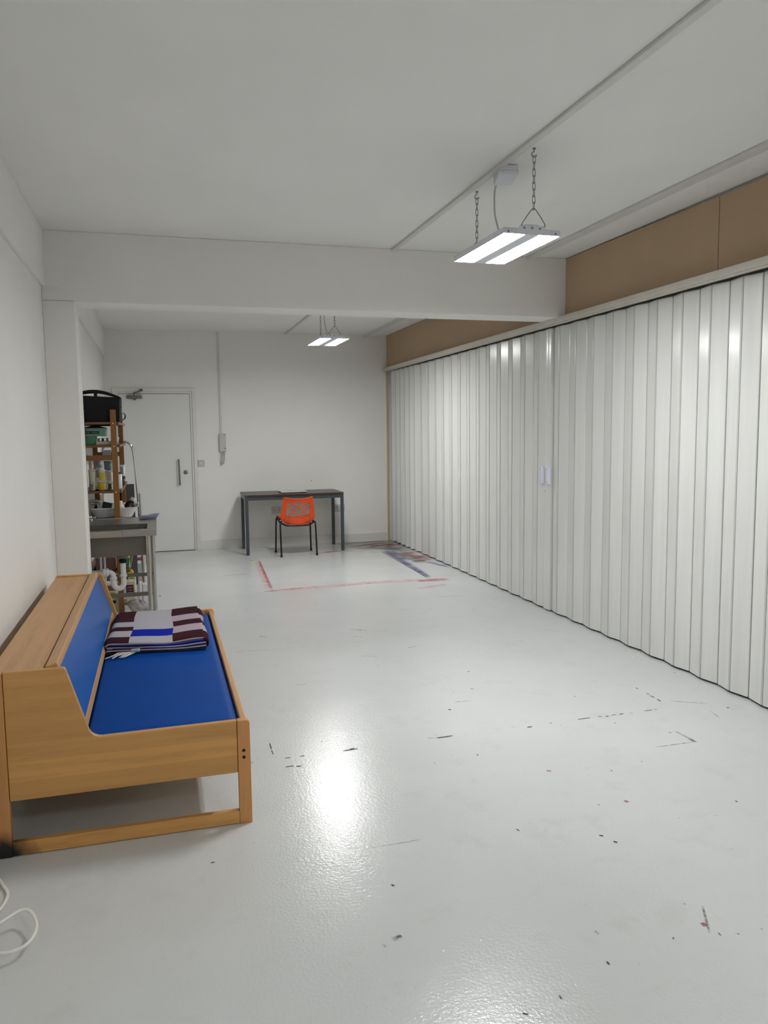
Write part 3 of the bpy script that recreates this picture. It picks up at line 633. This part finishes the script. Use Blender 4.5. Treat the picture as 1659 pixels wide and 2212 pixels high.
# ------------------------------------------------------------------ desk, laptop, chair
dk = thing('desk', 'narrow dark grey desk on slate metal legs against back wall', 'desk', (1.6, 9.78, 0))
dt = MB().prism(rrect(.985, 2.215, 9.485, 10.10, .03), 'z', .712, .736)
obj('desk_top', dt, M['desk_top'], dk, bevel=.003)
obj('edge_strip', MB().box((1.02, 9.481, .713), (2.18, 9.487, .734)), M['desk_edge'], dk)['label'] = 'maroon front edging'
def leg_tube(x, y): return MB().prism([(x + a, y + b) for a, b in rrect(-.019, .019, -.019, .019, .008, 3)], 'z', 0, .715)
for x, y in ((1.006, 9.505), (2.190, 9.505), (1.014, 10.07), (2.197, 10.07)): obj('leg', leg_tube(x, y), M['desk_frame'], dk)
obj('frame_rail', MB().box((1.02, 9.492, .668), (2.18, 9.518, .712)), M['desk_frame'], dk, bevel=.002)
obj('frame_rail', MB().box((1.03, 10.055, .668), (2.18, 10.08, .712)), M['desk_frame'], dk, bevel=.002)
for x in (1.006, 2.190): obj('frame_rail', MB().box((x - .012, 9.52, .668), (x + .012, 10.055, .712)), M['desk_frame'], dk, bevel=.002)
lp = thing('laptop', 'closed silver laptop lying on the desk', 'laptop', (1.60, 9.73, .736))
R5 = Matrix.Rotation(math.radians(2), 3, 'Z')
obj('base', MB().box((1.447, 9.602, .737), (1.763, 9.84, .743), rot=R5), M['laptop_dark'], lp, bevel=.003)
obj('lid', MB().box((1.443, 9.596, .744), (1.767, 9.842, .757), rot=R5), M['laptop'], lp, bevel=.003)

ch = thing('stacking_chair', 'orange plastic stacking chair with lattice back and black tube legs', 'chair', (1.595, 9.42, 0))
CX = 1.588
def shell(u, v):
    """v: 0 seat front .. .45 bend .. 1 back top; u across"""
    s = 2 * u - 1
    if v < .42:
        k = v / .42; y = 9.66 - .36 * k; wdt = .205 - .035 * max(0, (k - .6) / .4) ** 2; z = .445 - .012 * k - .010 * (1 - s * s) * math.sin(PI * min(1, k)) + .010 * s * s
        if k < .12: z -= .035 * ((.12 - k) / .12) ** 2
        return (CX + s * wdt, y, z + .016 * abs(s) ** 4)
    k = (v - .42) / .58
    q_ = max(0, (k - .16) / .84); wdt = (.170 - .048 * k / .16) if k < .16 else .122 + .085 * min(1, q_ / .24) ** .75 - .037 * max(0, (q_ - .24) / .76)
    if k < .16:
        a = k / .16 * PI / 2; y = 9.30 - .055 * math.sin(a); z0 = .433 - .055 + 0 * a; z = .433 - .048 * math.sin(min(a * 1.0, PI / 2)) * (1 - k / .16 * .25)
        z = .433 - .050 * math.sin(PI * k / .32)
    else:
        q = (k - .16) / .84; y = 9.245 - .035 * q - .045 * q * q + .05 * s * s * 1.0; z = .383 + .312 * q + .018 * s * s * q
        return (CX + s * wdt, y, z)
    return (CX + s * wdt, y + .05 * s * s * k / .16, z + .01 * s * s)
strands = [[(370, 645), (420, 575), (470, 512), (520, 455), (575, 415), (640, 370), (720, 328)], [(790, 645), (735, 575), (685, 508), (632, 455), (575, 415), (510, 370), (425, 328)],
           [(375, 350), (420, 430), (470, 510), (520, 560), (575, 600), (660, 632), (775, 652)], [(765, 350), (725, 430), (680, 505), (632, 560), (575, 600), (490, 632), (385, 652)]]
def sdist(px, py):
    best = 1e9
    for st_ in strands:
        for (ax, ay), (bx, by) in zip(st_, st_[1:]):
            dx, dy = bx - ax, by - ay; tt = max(0, min(1, ((px - ax) * dx + (py - ay) * dy) / (dx * dx + dy * dy)))
            best = min(best, math.hypot(px - ax - tt * dx, py - ay - tt * dy))
    return best
def keep(u, v):
    if v < .42: return True
    P = shell(u, v); px = 580 + (P[0] - CX) / .207 * 320; py = 225 + (.705 - P[2]) / .245 * 455 * .93
    xl = 352 + (645 - py) * .07; xr = 2 * 580 - xl
    if not (xl < px < xr and 322 < py < 655): return True
    return sdist(px, py) < 11
obj('seat_shell', MB().grid(110, 170, shell, keep=keep), M['orange'], ch, solid=.006)
rimp = [Vector(shell(0, .5 + .5 * k / 20)) for k in range(21)] + [Vector(shell(k / 20, 1)) for k in range(1, 21)] + [Vector(shell(1, 1 - .5 * k / 20)) for k in range(1, 21)]
obj('shell_rim', MB().tube(rimp, .0065, 8), M['orange'], ch)
Rr = .0105
for s in (-1, 1):
    xs = CX + s * .205
    obj('leg', MB().tube(smooth_path([(CX + s * .195, 9.60, .415), (CX + s * .212, 9.625, .40), (CX + s * .222, 9.645, .02)], 5), Rr, 10), M['black_metal'], ch)
    obj('leg', MB().tube(smooth_path([(CX + s * .185, 9.38, .412), (CX + s * .205, 9.30, .402), (CX + s * .214, 9.275, .36), (CX + s * .216, 9.225, .02)], 5), Rr, 10), M['black_metal'], ch)
    for yy, dx in ((9.645, .222), (9.222, .216)): obj('foot', MB().lathe((CX + s * dx, yy, 0), [(.014, 0), (.014, .025), (.011, .03)], 12), M['rubber'], ch)
obj('seat_frame', MB().tube(smooth_path([(CX - .208, 9.46, .418), (CX - .20, 9.33, .40), (CX - .13, 9.265, .372), (CX, 9.255, .368), (CX + .13, 9.265, .372), (CX + .20, 9.33, .40), (CX + .208, 9.46, .418)], 6), .010, 10).tube([(CX - .20, 9.60, .417), (CX + .20, 9.60, .417)], .009, 8).tube([(CX - .205, 9.42, .418), (CX - .2, 9.60, .417)], .009, 8).tube([(CX + .205, 9.42, .418), (CX + .2, 9.60, .417)], .009, 8), M['black_metal'], ch)

# ------------------------------------------------------------------ steel sink
sk = thing('steel_sink', 'stainless steel catering sink on tubular legs behind the pillar', 'sink', (-.32, 6.25, 0))
X0, X1, Y0, Y1, ZT = -.595, -.034, 5.80, 6.695, .802
ox0, ox1, oy0, oy1 = -.555, -.10, 5.885, 6.235
tp = MB()
for a, b in (((X0, Y0), (X1, oy0)), ((X0, oy1), (X1, Y1)), ((X0, oy0), (ox0, oy1)), ((ox1, oy0), (X1, oy1))): tp.box((a[0], a[1], ZT - .006), (b[0], b[1], ZT - .002))
obj('worktop', tp, M['steel'], sk)
sk1 = MB().box((X0, Y0 - .001, ZT - .045), (X1, Y0 + .002, ZT)).box((X0, Y1 - .002, ZT - .045), (X1, Y1 + .001, ZT + .004)).box((X1 - .002, Y0, ZT - .045), (X1 + .001, Y1, ZT)).box((X0, Y0, ZT - .045), (X0 + .003, Y1, ZT))
obj('skirt', sk1, M['steel'], sk, bevel=.001)
obj('weld_seam', MB().box((-.268, Y0 - .003, ZT - .046), (-.265, Y0 + .001, ZT)), M['chrome'], sk)
bw = MB(); bz = .612
for a, b in (((ox0, oy0 - .002, bz), (ox1, oy0, ZT - .003)), ((ox0, oy1, bz), (ox1, oy1 + .002, ZT - .003)), ((ox0 - .002, oy0, bz), (ox0, oy1, ZT - .003)), ((ox1, oy0, bz), (ox1 + .002, oy1, ZT - .003)), ((ox0, oy0, bz - .003), (ox1, oy1, bz))): bw.box(a, b)
obj('bowl', bw, M['steel_dull'], sk, bevel=.001)
for xl_ in (-.085, X0 + .03):
    for y in (5.84, 6.665):
        x = xl_ + (0 if xl_ < -.3 else (-.010 if y < 6 else .014)); L = obj('leg', MB().tube([(x, y, .0), (x, y, .76)], .0165, 16).lathe((x, y, 0), [(.02, 0), (.024, .01), (.02, .03)], 16), M['steel'], sk)
        obj('sleeve', MB().tube([(x, y, .55), (x, y, .76)], .0195, 16), M['steel'], L)
lr = MB()
for y in (5.84, 6.665): lr.box((X0 + .03, y - .012, .318), (-.085, y + .012, .345))
lr.box((-.097, 5.84, .318), (-.073, 6.665, .345))
obj('lower_rail', lr, M['steel_dull'], sk, bevel=.003)
obj('waste_outlet', MB().lathe((-.28, 5.98, .575), [(.03, 0), (.045, .02), (.045, .036)], 20), M['steel_dull'], sk)
trp = thing('waste_trap', 'white plastic P trap hanging under the steel sink', 'pipe trap', (-.31, 5.98, .34))
obj('nut', MB().lathe((-.28, 5.98, .545), [(.024, 0), (.028, .004), (.028, .026), (.024, .03)], 20), M['rubber'], trp)['label'] = 'black rubber collar'
U_ = [(-.28, 5.98, .55), (-.28, 5.98, .41)] + [(-.315 + .035 * math.cos(a), 5.98, .395 + .035 * math.sin(a) * 1.1) for a in [-PI * k / 10 for k in range(0, 11)]] + [(-.35, 5.98, .44), (-.354, 5.98, .465), (-.368, 5.98, .478), (-.40, 5.98, .48)]
obj('pipe', MB().tube(U_, .0195, 16), M['white_plastic'], trp)
for x, z, ax in ((-.28, .44, (0, 0, 1)), (-.35, .42, (0, 0, 1))): obj('collar', MB().lathe((x, 5.98, z), [(.022, 0), (.025, .003), (.025, .02), (.022, .023)], 18, axis=ax), M['white_plastic'], trp)
obj('socket', MB().lathe((-.38, 5.98, .48), [(.022, 0), (.030, .006), (.030, .018), (.026, .022), (.030, .026), (.030, .04), (.02, .044), (.02, .20)], 20, axis=(-1, 0, 0)), M['white_plastic'], trp)
tap = thing('tap', 'grey metal tap spout over the back of the sink', 'tap', (-.54, 6.58, .80))
obj('spout', MB().tube(smooth_path([(-.545, 6.60, .80), (-.545, 6.60, .93), (-.53, 6.60, .955), (-.48, 6.60, .955), (-.462, 6.60, .945), (-.46, 6.60, .925)], 5), .012, 12), M['steel_dull'], tap)
obj('base', MB().lathe((-.545, 6.60, .799), [(.026, 0), (.024, .03), (.014, .045)], 16), M['chrome'], tap)
obj('lever', MB().tube([(-.545, 6.58, .82), (-.497, 6.52, .835)], .005, 8), M['chrome'], tap)
for x, y, lb in ((-.462, 6.40, 'left white water pipe rising under the sink'), (-.435, 6.42, 'right white water pipe rising under the sink')):
    tag(obj('water_pipe', MB().tube([(x, y, 0), (x, y, .79)], .0085, 12), M['white_plastic']), lb, 'pipe', 'water pipes under the sink')
# dish cloth folded on the back corner
cf = lambda u, v, dz=0, ofs=0: (-.168 + .135 * u + .012 * v + ofs, 6.535 + .125 * v + .02 * u - .01 * math.sin(4 * u), ZT + .003 + dz + .010 * u * v + .002 * math.sin(7 * u + 3 * v))
cl_ = thing('dish_cloth', 'folded blue grey cloth on the back corner of the sink', 'cloth', (-.09, 6.6, ZT))
m_cl = colm('blue_grey_cloth', 132, 138, 162, .95, scale=150, bump=.3)
for k in range(3): obj('fold', MB().grid(14, 10, lambda u, v, k=k: cf(u, v, .007 * k, .006 * k)), m_cl, cl_, solid=.005, offset=1)

# ------------------------------------------------------------------ shelf unit
sh = thing('shelf_unit', 'brown stained wooden shelf unit against the left wall behind the sink', 'shelf unit', (-.46, 7.36, 0))
PX = ((-.598, -.557), (-.361, -.317))
for y0 in (6.705, 7.985):
    for x0, x1 in PX: obj('post', MB().box((x0, y0, 0), (x1, y0 + .032, 1.684)), M['pine'], sh, bevel=.003)
    for z in (.20, .70, 1.275, 1.60):
        if z == 1.60 : continue
        obj('rung', MB().box((PX[0][1], y0 + .006, z), (PX[1][0], y0 + .026, z + .042)), M['pine_x'], sh, bevel=.002)
for z in (1.565, 1.380, 1.008, .775, .345):
    xr = -.298 if z > .5 else -.262
    mb = MB().box((-.556, 6.707, z), (-.362, 8.015, z + .020)).box((-.597, 6.738, z), (xr, 7.984, z + .020))
    obj('shelf', mb, M['pine_y'], sh, bevel=.002)
    if z > .5: obj('shelf_pin', MB().lathe((-.339, 6.705, z + .008), [(.006, 0), (.005, .006)], 10, axis=(0, -1, 0)), M['chrome'], sh)

# things on the shelves
def boxthing(name, label, cat, a, b, mat, lidm=None, lab=None, group=None, bevel=.003, rot=None):
    t = thing(name, label, cat, ((a[0] + b[0]) / 2, (a[1] + b[1]) / 2, a[2]), group)
    obj('body', MB().box(a, b, rot=rot), mat, t, bevel=bevel)
    if lab:
        x0, z0, x1, z1, m = lab; obj('label_patch', MB().box((x0, a[1] - .0012, z0), (x1, a[1] - .0002, z1), rot=None), m, t)
    return t
def tub(x0, x1, z0, z1, y, label, mat, lid, band=None, group='paint tubs on the shelf', cat='tub', name='paint_tub'):
    r = (x1 - x0) / 2; cx = (x0 + x1) / 2; h = z1 - z0; cy = y + r
    t = thing(name, label, cat, (cx, cy, z0), group); lh = min(.014, h * .2)
    obj('body', MB().lathe((cx, cy, z0), [(r * .86, 0), (r * .88, .002), (r * .95, h - lh)], 24), mat, t)
    obj('lid', MB().lathe((cx, cy, z1 - lh), [(r, 0), (r, lh - .002), (r * .95, lh)], 24), lid, t)
    if band:
        m, f0, f1 = band; z_a, z_b = z0 + h * f0, z0 + h * f1; rr = lambda z: r * (.885 + .07 * (z - z0) / h) 
        def ring(u, v):
            a = PI + PI * (.06 + .55 * u); z = z_a + (z_b - z_a) * v; q = rr(z) + .0012
            return (cx + q * math.cos(a), cy + q * math.sin(a), z)
        obj('label_patch', MB().grid(16, 2, ring), m, t)
    return t
W_ = M['white_plastic']; WL = colm('cream_plastic', 226, 222, 200)
YEL = colm('yellow_label', 214, 204, 20); PUR = colm('mauve_label', 160, 150, 170); GRY = colm('grey_label', 150, 152, 152); TEA = colm('teal_label', 96, 130, 134)
PNK = colm('pinkish_label', 196, 176, 166); DKG = colm('dark_green_label', 72, 80, 54); MARN = colm('maroon_plastic', 84, 26, 38); CHR = colm('charcoal_plastic', 52, 52, 58, .35)
S3 = 1.029
tub(-.556, -.500, S3, 1.105, 6.80, 'white tub with a grey label, leftmost of the bottom row', WL, WL, (GRY, .1, .7))
tub(-.488, -.405, S3, 1.107, 6.79, 'wide white tub with an orange yellow stripe, bottom row', WL, WL, (colm('amber_label', 228, 190, 20), .05, .8))
tub(-.556, -.500, 1.106, 1.200, 6.80, 'white tub with green flecked label, leftmost on second row', WL, WL, (colm('pale_green_label', 206, 214, 190), .05, .8))
tub(-.477, -.412, 1.108, 1.187, 6.795, 'yellow banded white tub on the second row', WL, WL, (YEL, .05, .8))
tub(-.550, -.512, 1.201, 1.270, 6.81, 'small white tub with mauve label, topmost at the left', W_, W_, (PNK, .1, .75))
tub(-.51, -.452, S3, 1.228, 6.90, 'tall tub with purple and white bands behind the yellow tub', W_, PUR, (PUR, .5, .8))
tub(-.508, -.458, 1.229, 1.272, 6.90, 'shallow lavender tub, topmost beside the small white one', PUR, PUR)
tub(-.404, -.366, S3, 1.095, 6.79, 'small jar with dark green label, bottom row by the post', WL, W_, (DKG, .1, .8))
tub(-.414, -.364, 1.096, 1.193, 6.80, 'pinkish labelled tub stacked under the teal tub', WL, W_, (PNK, .1, .8))
tub(-.434, -.368, 1.194, 1.268, 6.80, 'teal tub with white base, topmost next to the post', TEA, TEA, (TEA, .1, .8))
tub(-.365, -.296, S3, 1.168, 6.90, 'white bottle with a wide maroon cap right of the post', W_, MARN, None, cat='bottle', name='paint_bottle')
tub(-.338, -.292, S3, 1.110, 7.42, 'charcoal bottle at the open end of the shelf', CHR, CHR, None, cat='bottle', name='paint_bottle')
tub(-.345, -.300, S3, 1.110, 7.56, 'small white jar with a black band, lower of two stacked', W_, W_, (M['rubber'], .4, .6), name='jar', cat='jar', group='stacked jars')
tub(-.345, -.296, 1.111, 1.205, 7.56, 'white jar with a grey blue label, upper of two stacked', W_, W_, (colm('blue_grey_label', 156, 164, 172), .1, .8), name='jar', cat='jar', group='stacked jars')
S2 = 1.401
LBK = M['rubber']; GRN = colm('green_card', 84, 138, 112)
g1 = boxthing('glove_box', 'small green box at the left end of the upper shelf', 'box', (-.592, 6.78, S2), (-.483, 6.98, 1.468), GRN, lab=(-.592, 1.44, -.565, 1.452, LBK))
g2 = boxthing('green_carton', 'pale green carton with black label lying on top of small green box', 'box', (-.592, 6.77, 1.470), (-.405, 7.02, 1.538), colm('pale_green_card', 106, 150, 130), lab=(-.592, 1.490, -.452, 1.512, LBK))
txt = MB(); rt_ = random.Random(2); x = -.575
while x < -.465: 
    wd = rt_.uniform(.004, .008); 
    if abs(x + .52) > .006: txt.box((x, 6.768, 1.497), (x + wd, 6.7688, 1.505))
    x += wd + .002
obj('label_lettering', txt, GRN, g2)
tag(obj('dark_pouch', MB().grid(10, 8, lambda u, v: (-.575 + .17 * u, 6.79 + .18 * v, 1.541 + .016 * math.sin(PI * u) * math.sin(PI * v))), colm('dark_pouch_cloth', 40, 38, 36, .8), solid=.004, offset=1), 'flat dark pouch on top of the pale green carton', 'pouch')
boxthing('card_tray', 'shallow cream card tray of odds and ends beside the green box', 'tray', (-.480, 6.76, S2), (-.363, 6.96, 1.430), colm('cream_card', 200, 194, 172))
for i, (x, y, z, r, lb, m) in enumerate([(-.46, 6.80, 1.430, .012, 'small grey reel in the card tray, left', M['steel_dull']), (-.43, 6.81, 1.430, .014, 'small black reel in the card tray, middle', M['rubber']), (-.395, 6.80, 1.430, .013, 'small olive reel in the card tray, right', colm('olive_reel', 96, 96, 60))]):
    tag(obj('small_reel', MB().lathe((x, y, z), [(r, 0), (r, .005), (r * .6, .006), (r * .6, .018), (r, .019), (r, .024)], 16), m), lb, 'reel', 'reels in the card tray')
tag(obj('paper_cup', MB().lathe((-.330, 6.96, S2), [(.014, 0), (.02, .058), (.021, .06), (.018, .058), (.013, .004), (0, .004)], 18), W_), 'white paper cup on the upper shelf right of the post', 'cup')
tag(obj('tin_box', MB().box((-.432, 6.706, 1.3175), (-.365, 6.736, 1.358)), colm('mauve_grey_tin', 128, 118, 128), bevel=.002), 'little mauve grey tin balanced on the shelf end rung', 'tin')
S1 = 1.587
bg = thing('storage_bag', 'black cloth storage bag with arched lid on top of the shelf unit', 'bag', (-.44, 6.96, S1))
obj('body', MB().prism(fillet([(-.592, S1), (-.290, S1), (-.282, 1.782), (-.594, 1.800)], [.01, .01, .012, .008]), 'y', 6.75, 7.16), M['black'], bg, bevel=.006)
arch = [(-.594 + .32 * k / 14, 1.805 + .042 * math.sin(PI * (.16 + .84 * k / 14)) - .02 * (k / 14) ** 2) for k in range(15)]
obj('lid', MB().prism([(a, b) for a, b in arch] + [(a, b - (.015 + .006 * math.sin(PI * i / 14))) for i, (a, b) in reversed(list(enumerate(arch)))], 'y', 6.745, 6.95), M['black'], bg, bevel=.003)
obj('strap', MB().box((-.478, 6.742, 1.785), (-.452, 6.75, 1.832)), M['black'], bg)
obj('zip_puller', MB().box((-.282, 6.80, 1.70), (-.276, 6.82, 1.712)), M['rubber'], bg)
co = []
for k in range(60):
    a = k * .42; co.append((-.283 + .0 * k + .02 * math.cos(a) * (1 + .2 * math.sin(k)), 7.25 + .012 * math.sin(k * .9), 1.64 + .03 * math.sin(a)))
tag(obj('cable_coil', MB().tube([(-.30, 7.26, S1 + .003)] + co, .0022, 6), M['rubber']), 'thin black cable coil beside the black bag', 'cable')
tag(obj('plug', MB().box((-.315, 7.20, S1), (-.288, 7.23, 1.615)), M['rubber'], bevel=.003), 'small black plug on the top shelf board end', 'plug')
# basin with its contents
bs = thing('washing_up_basin', 'white plastic basin standing on the shelf behind the sink', 'basin', (-.40, 7.02, .796))
def basin(u, v):
    k = v; cx, cy = -.386, 7.02; hx, hy = .155 + .045 * k, .20 + .045 * k; z = .797 + .078 * k + (.006 if k > .98 else 0)
    if k > .9: hx += .010 * (k - .9) * 10; hy += .010 * (k - .9) * 10
    a = 2 * PI * u; e = .32; c_, s_ = math.cos(a), math.sin(a)
    return (cx + hx * math.copysign(abs(c_) ** e, c_), cy + hy * math.copysign(abs(s_) ** e, s_), z)
m = MB().grid(64, 12, basin); m.box((-.535, 6.83, .796), (-.237, 7.21, .799)); obj('bowl', m, W_, bs, solid=.003)
def sag(x0, x1, y0, y1, z0, z1, seed): 
    def f(u, v):
        e = math.sin(PI * u) ** .35 * math.sin(PI * v) ** .35
        return (x0 + (x1 - x0) * u, y0 + (y1 - y0) * v, z0 + (z1 - z0) * e + .008 * noise.noise(Vector((u * 4, v * 4, seed))) * e)
    return MB().grid(20, 20, f)
NAVY = colm('navy_plastic', 22, 20, 78, .5)
tag(obj('navy_pouch', sag(-.54, -.475, 6.86, 7.0, .81, .900, 1), NAVY, solid=.003), 'crumpled navy pouch at the left in the basin', 'pouch')
tag(obj('black_carton', MB().box((-.470, 6.86, .82), (-.395, 6.96, .915), rot=Matrix.Rotation(.25, 3, 'Y')), colm('black_card', 26, 22, 30), bevel=.003), 'tilted black carton in the middle of the basin', 'carton')
tag(obj('grey_packet', MB().box((-.50, 6.825, .86), (-.465, 6.838, .925), rot=Matrix.Rotation(-.15, 3, 'Y')), GRY, bevel=.002), 'small grey packet leaning by the black carton', 'packet')
tag(obj('white_bottle', MB().lathe((-.325, 6.88, .80), [(.036, 0), (.038, .01), (.038, .08), (.024, .10), (.022, .103), (.022, .128), (.018, .13)], 22), WL), 'cream bottle with wide cap in the basin right of the post', 'bottle')
bo = thing('brown_bottle', 'brown bottle with a white cap leaning out of the basin', 'bottle', (-.24, 6.95, .82))
ax_ = Vector((.42, .1, .75)).normalized()
obj('body', MB().lathe((-.285, 6.96, .815), [(.036, 0), (.040, .008), (.040, .085), (.018, .115), (.016, .12)], 20, axis=tuple(ax_)), colm('brown_glass', 44, 26, 24, .25), bo)
obj('cap', MB().lathe(Vector((-.285, 6.96, .815)) + ax_ * .118, [(.023, 0), (.023, .028), (.021, .030)], 20, axis=tuple(ax_)), W_, bo)
# below
boxthing('cardboard_box', 'pinkish brown cardboard box on the lowest shelf', 'box', (-.53, 6.76, .367), (-.372, 7.1, .47), colm('pink_brown_card', 140, 104, 98))
boxthing('white_crate', 'white crate with a dark handle slot on the floor under the shelves', 'crate', (-.55, 6.76, 0), (-.362, 7.1, .136), colm('off_white_plastic', 206, 208, 196), lab=(-.50, .085, -.385, .112, M['gap']), bevel=.006)
tag(obj('green_packet', MB().box((-.312, 6.80, .367), (-.266, 6.84, .455), rot=Matrix.Rotation(.12, 3, 'Y')), [colm('green_foil', 60, 140, 72)], bevel=.004), 'green and white packet standing behind the trap', 'packet')
tag(obj('white_packet', MB().box((-.290, 6.85, .366), (-.264, 6.875, .47)), W_, bevel=.004), 'white packet behind the green packet', 'packet')
jc = thing('cleaner_can', 'white plastic container with a maroon label on the floor', 'container', (-.27, 7.16, 0))
obj('body', MB().prism(rrect(-.318, -.232, 7.08, 7.2, .012), 'z', 0, .205), WL, jc, bevel=.006)
obj('label_patch', MB().box((-.314, 7.0788, .09), (-.252, 7.0798, .175)), colm('maroon_label', 92, 30, 62), jc)
obj('label_lettering', MB().box((-.305, 7.078, .150), (-.262, 7.0787, .156)).box((-.302, 7.078, .125), (-.298, 7.0787, .14)).box((-.290, 7.078, .125), (-.265, 7.0787, .132)).box((-.302, 7.078, .105), (-.262, 7.0787, .110)), PNK, jc)
obj('grip', MB().tube(smooth_path([(-.245, 7.14, .20), (-.236, 7.14, .225), (-.262, 7.14, .235), (-.29, 7.14, .225), (-.295, 7.14, .203)], 5), .006, 8), WL, jc)
yb_ = thing('spray_bottle', 'bottle with a tilted yellow cap behind the maroon labelled container', 'bottle', (-.29, 7.3, 0))
obj('body', MB().lathe((-.285, 7.29, 0), [(.035, 0), (.037, .2), (.016, .235)], 18), colm('olive_bottle', 120, 108, 40), yb_)
obj('cap', MB().box((-.305, 7.265, .232), (-.255, 7.31, .268), rot=Matrix.Rotation(-.5, 3, 'Y')), colm('yellow_cap', 230, 200, 60), yb_, bevel=.005)
tag(obj('yellow_sponge', MB().box((-.455, 6.70, .137), (-.39, 6.80, .175)), colm('yellow_sponge_foam', 178, 168, 20, .9), bevel=.004), 'dull yellow sponge on the white crate', 'sponge')
tag(obj('white_tube', MB().lathe((-.198, 6.98, 0), [(.016, 0), (.017, .18), (.011, .21), (.006, .215)], 16), W_), 'slim white tube standing right of the plastic bag', 'tube')
tag(obj('paper_packet', MB().box((-.185, 7.15, 0), (-.13, 7.25, .155), rot=Matrix.Rotation(.2, 3, 'Z')), W_, bevel=.004), 'white paper packet on the floor by the sink leg', 'packet')
t = NT('clear_bag_film'); p = t.geo(); t.set(Roughness=.25, Alpha=.72); t.l(t.ramp(t.noise(p, 25, 4), [(.3, srgb(150, 138, 136)), (.7, srgb(206, 198, 196))]), t.b.inputs['Base Color']); t.bump(t.noise(p, 35, 4), .6, .01); M['bagfilm'] = t.m
def bagf(u, v):
    a = 2 * PI * u; ph = PI * v; r = 1 + .22 * noise.noise(Vector((math.cos(a) * 2, math.sin(a) * 2, v * 3)))
    return (-.205 + .088 * r * math.cos(a) * math.sin(ph) , 6.72 + .05 * r * math.sin(a) * math.sin(ph), .055 + .055 * r * math.cos(ph) - .02 * math.cos(a) * math.sin(ph))
tag(obj('plastic_bag', MB().grid(40, 22, bagf), M['bagfilm']), 'crumpled clear plastic bag on the floor behind the sink legs', 'bag')
# step ladder with hoop behind the shelves
ld = thing('step_ladder', 'folded metal step ladder with chrome hoop behind the shelf unit', 'ladder', (-.38, 8.16, 0))
obj('hoop_rail', MB().tube(smooth_path([(-.19, 8.10, .01), (-.20, 8.13, .5), (-.215, 8.15, .95), (-.232, 8.16, 1.25), (-.25, 8.16, 1.36), (-.29, 8.16, 1.405), (-.38, 8.16, 1.415), (-.47, 8.16, 1.405), (-.51, 8.16, 1.36), (-.53, 8.16, 1.25), (-.55, 8.14, .5), (-.56, 8.12, .01)], 8), .0135, 14), M['chrome'], ld)
obj('rear_leg', MB().tube([(-.182, 8.06, .01), (-.192, 8.10, .9)], .010, 10).tube([(-.565, 8.06, .01), (-.555, 8.10, .9)], .010, 10), M['steel'], ld)
for z in (.235, .045): 
    st_ = obj('step', MB().box((-.555, 8.05, z), (-.20, 8.12, z + .025)), M['steel_dull'], ld, bevel=.003)
    obj('cap', MB().lathe((-.197, 8.055, z + .006), [(.012, 0), (.012, .014)], 12, axis=(0, -1, 0)), colm('red_cap', 190, 40, 62), st_)
obj('back_plate', MB().box((-.40, 8.035, .03), (-.200, 8.04, .205)), M['grey_plastic'], ld)
tag(obj('grey_board', MB().box((-.42, 8.018, 0), (-.238, 8.030, 1.0)), colm('dark_grey_card', 84, 82, 84, .8), bevel=.002), 'dark grey board standing between shelf unit and ladder', 'board')
tag(obj('plaster_crumb', MB().lathe((-.029, 7.377, 0), [(.010, 0), (.013, .005), (.008, .012), (.002, .015)], 7), W_), 'small white crumb lying on floor right of sink legs', 'crumb')

# ------------------------------------------------------------------ white cable in the left foreground
cb = smooth_path([(-.64, 2.90, .006), (-.60, 2.80, .006), (-.55, 2.70, .006), (-.522, 2.62, .006), (-.545, 2.52, .006), (-.60, 2.46, .008), (-.63, 2.42, .014), (-.60, 2.40, .03), (-.52, 2.40, .045), (-.455, 2.46, .045), (-.42, 2.44, .04), (-.40, 2.37, .035), (-.415, 2.31, .03), (-.46, 2.285, .028), (-.53, 2.30, .03), (-.60, 2.33, .02), (-.64, 2.2, .006), (-.62, 1.9, .006)], 10)
tag(obj('power_cable', MB().tube(cb, .0052, 10), M['cable']), 'looped white power cable on the floor at the lower left', 'cable')
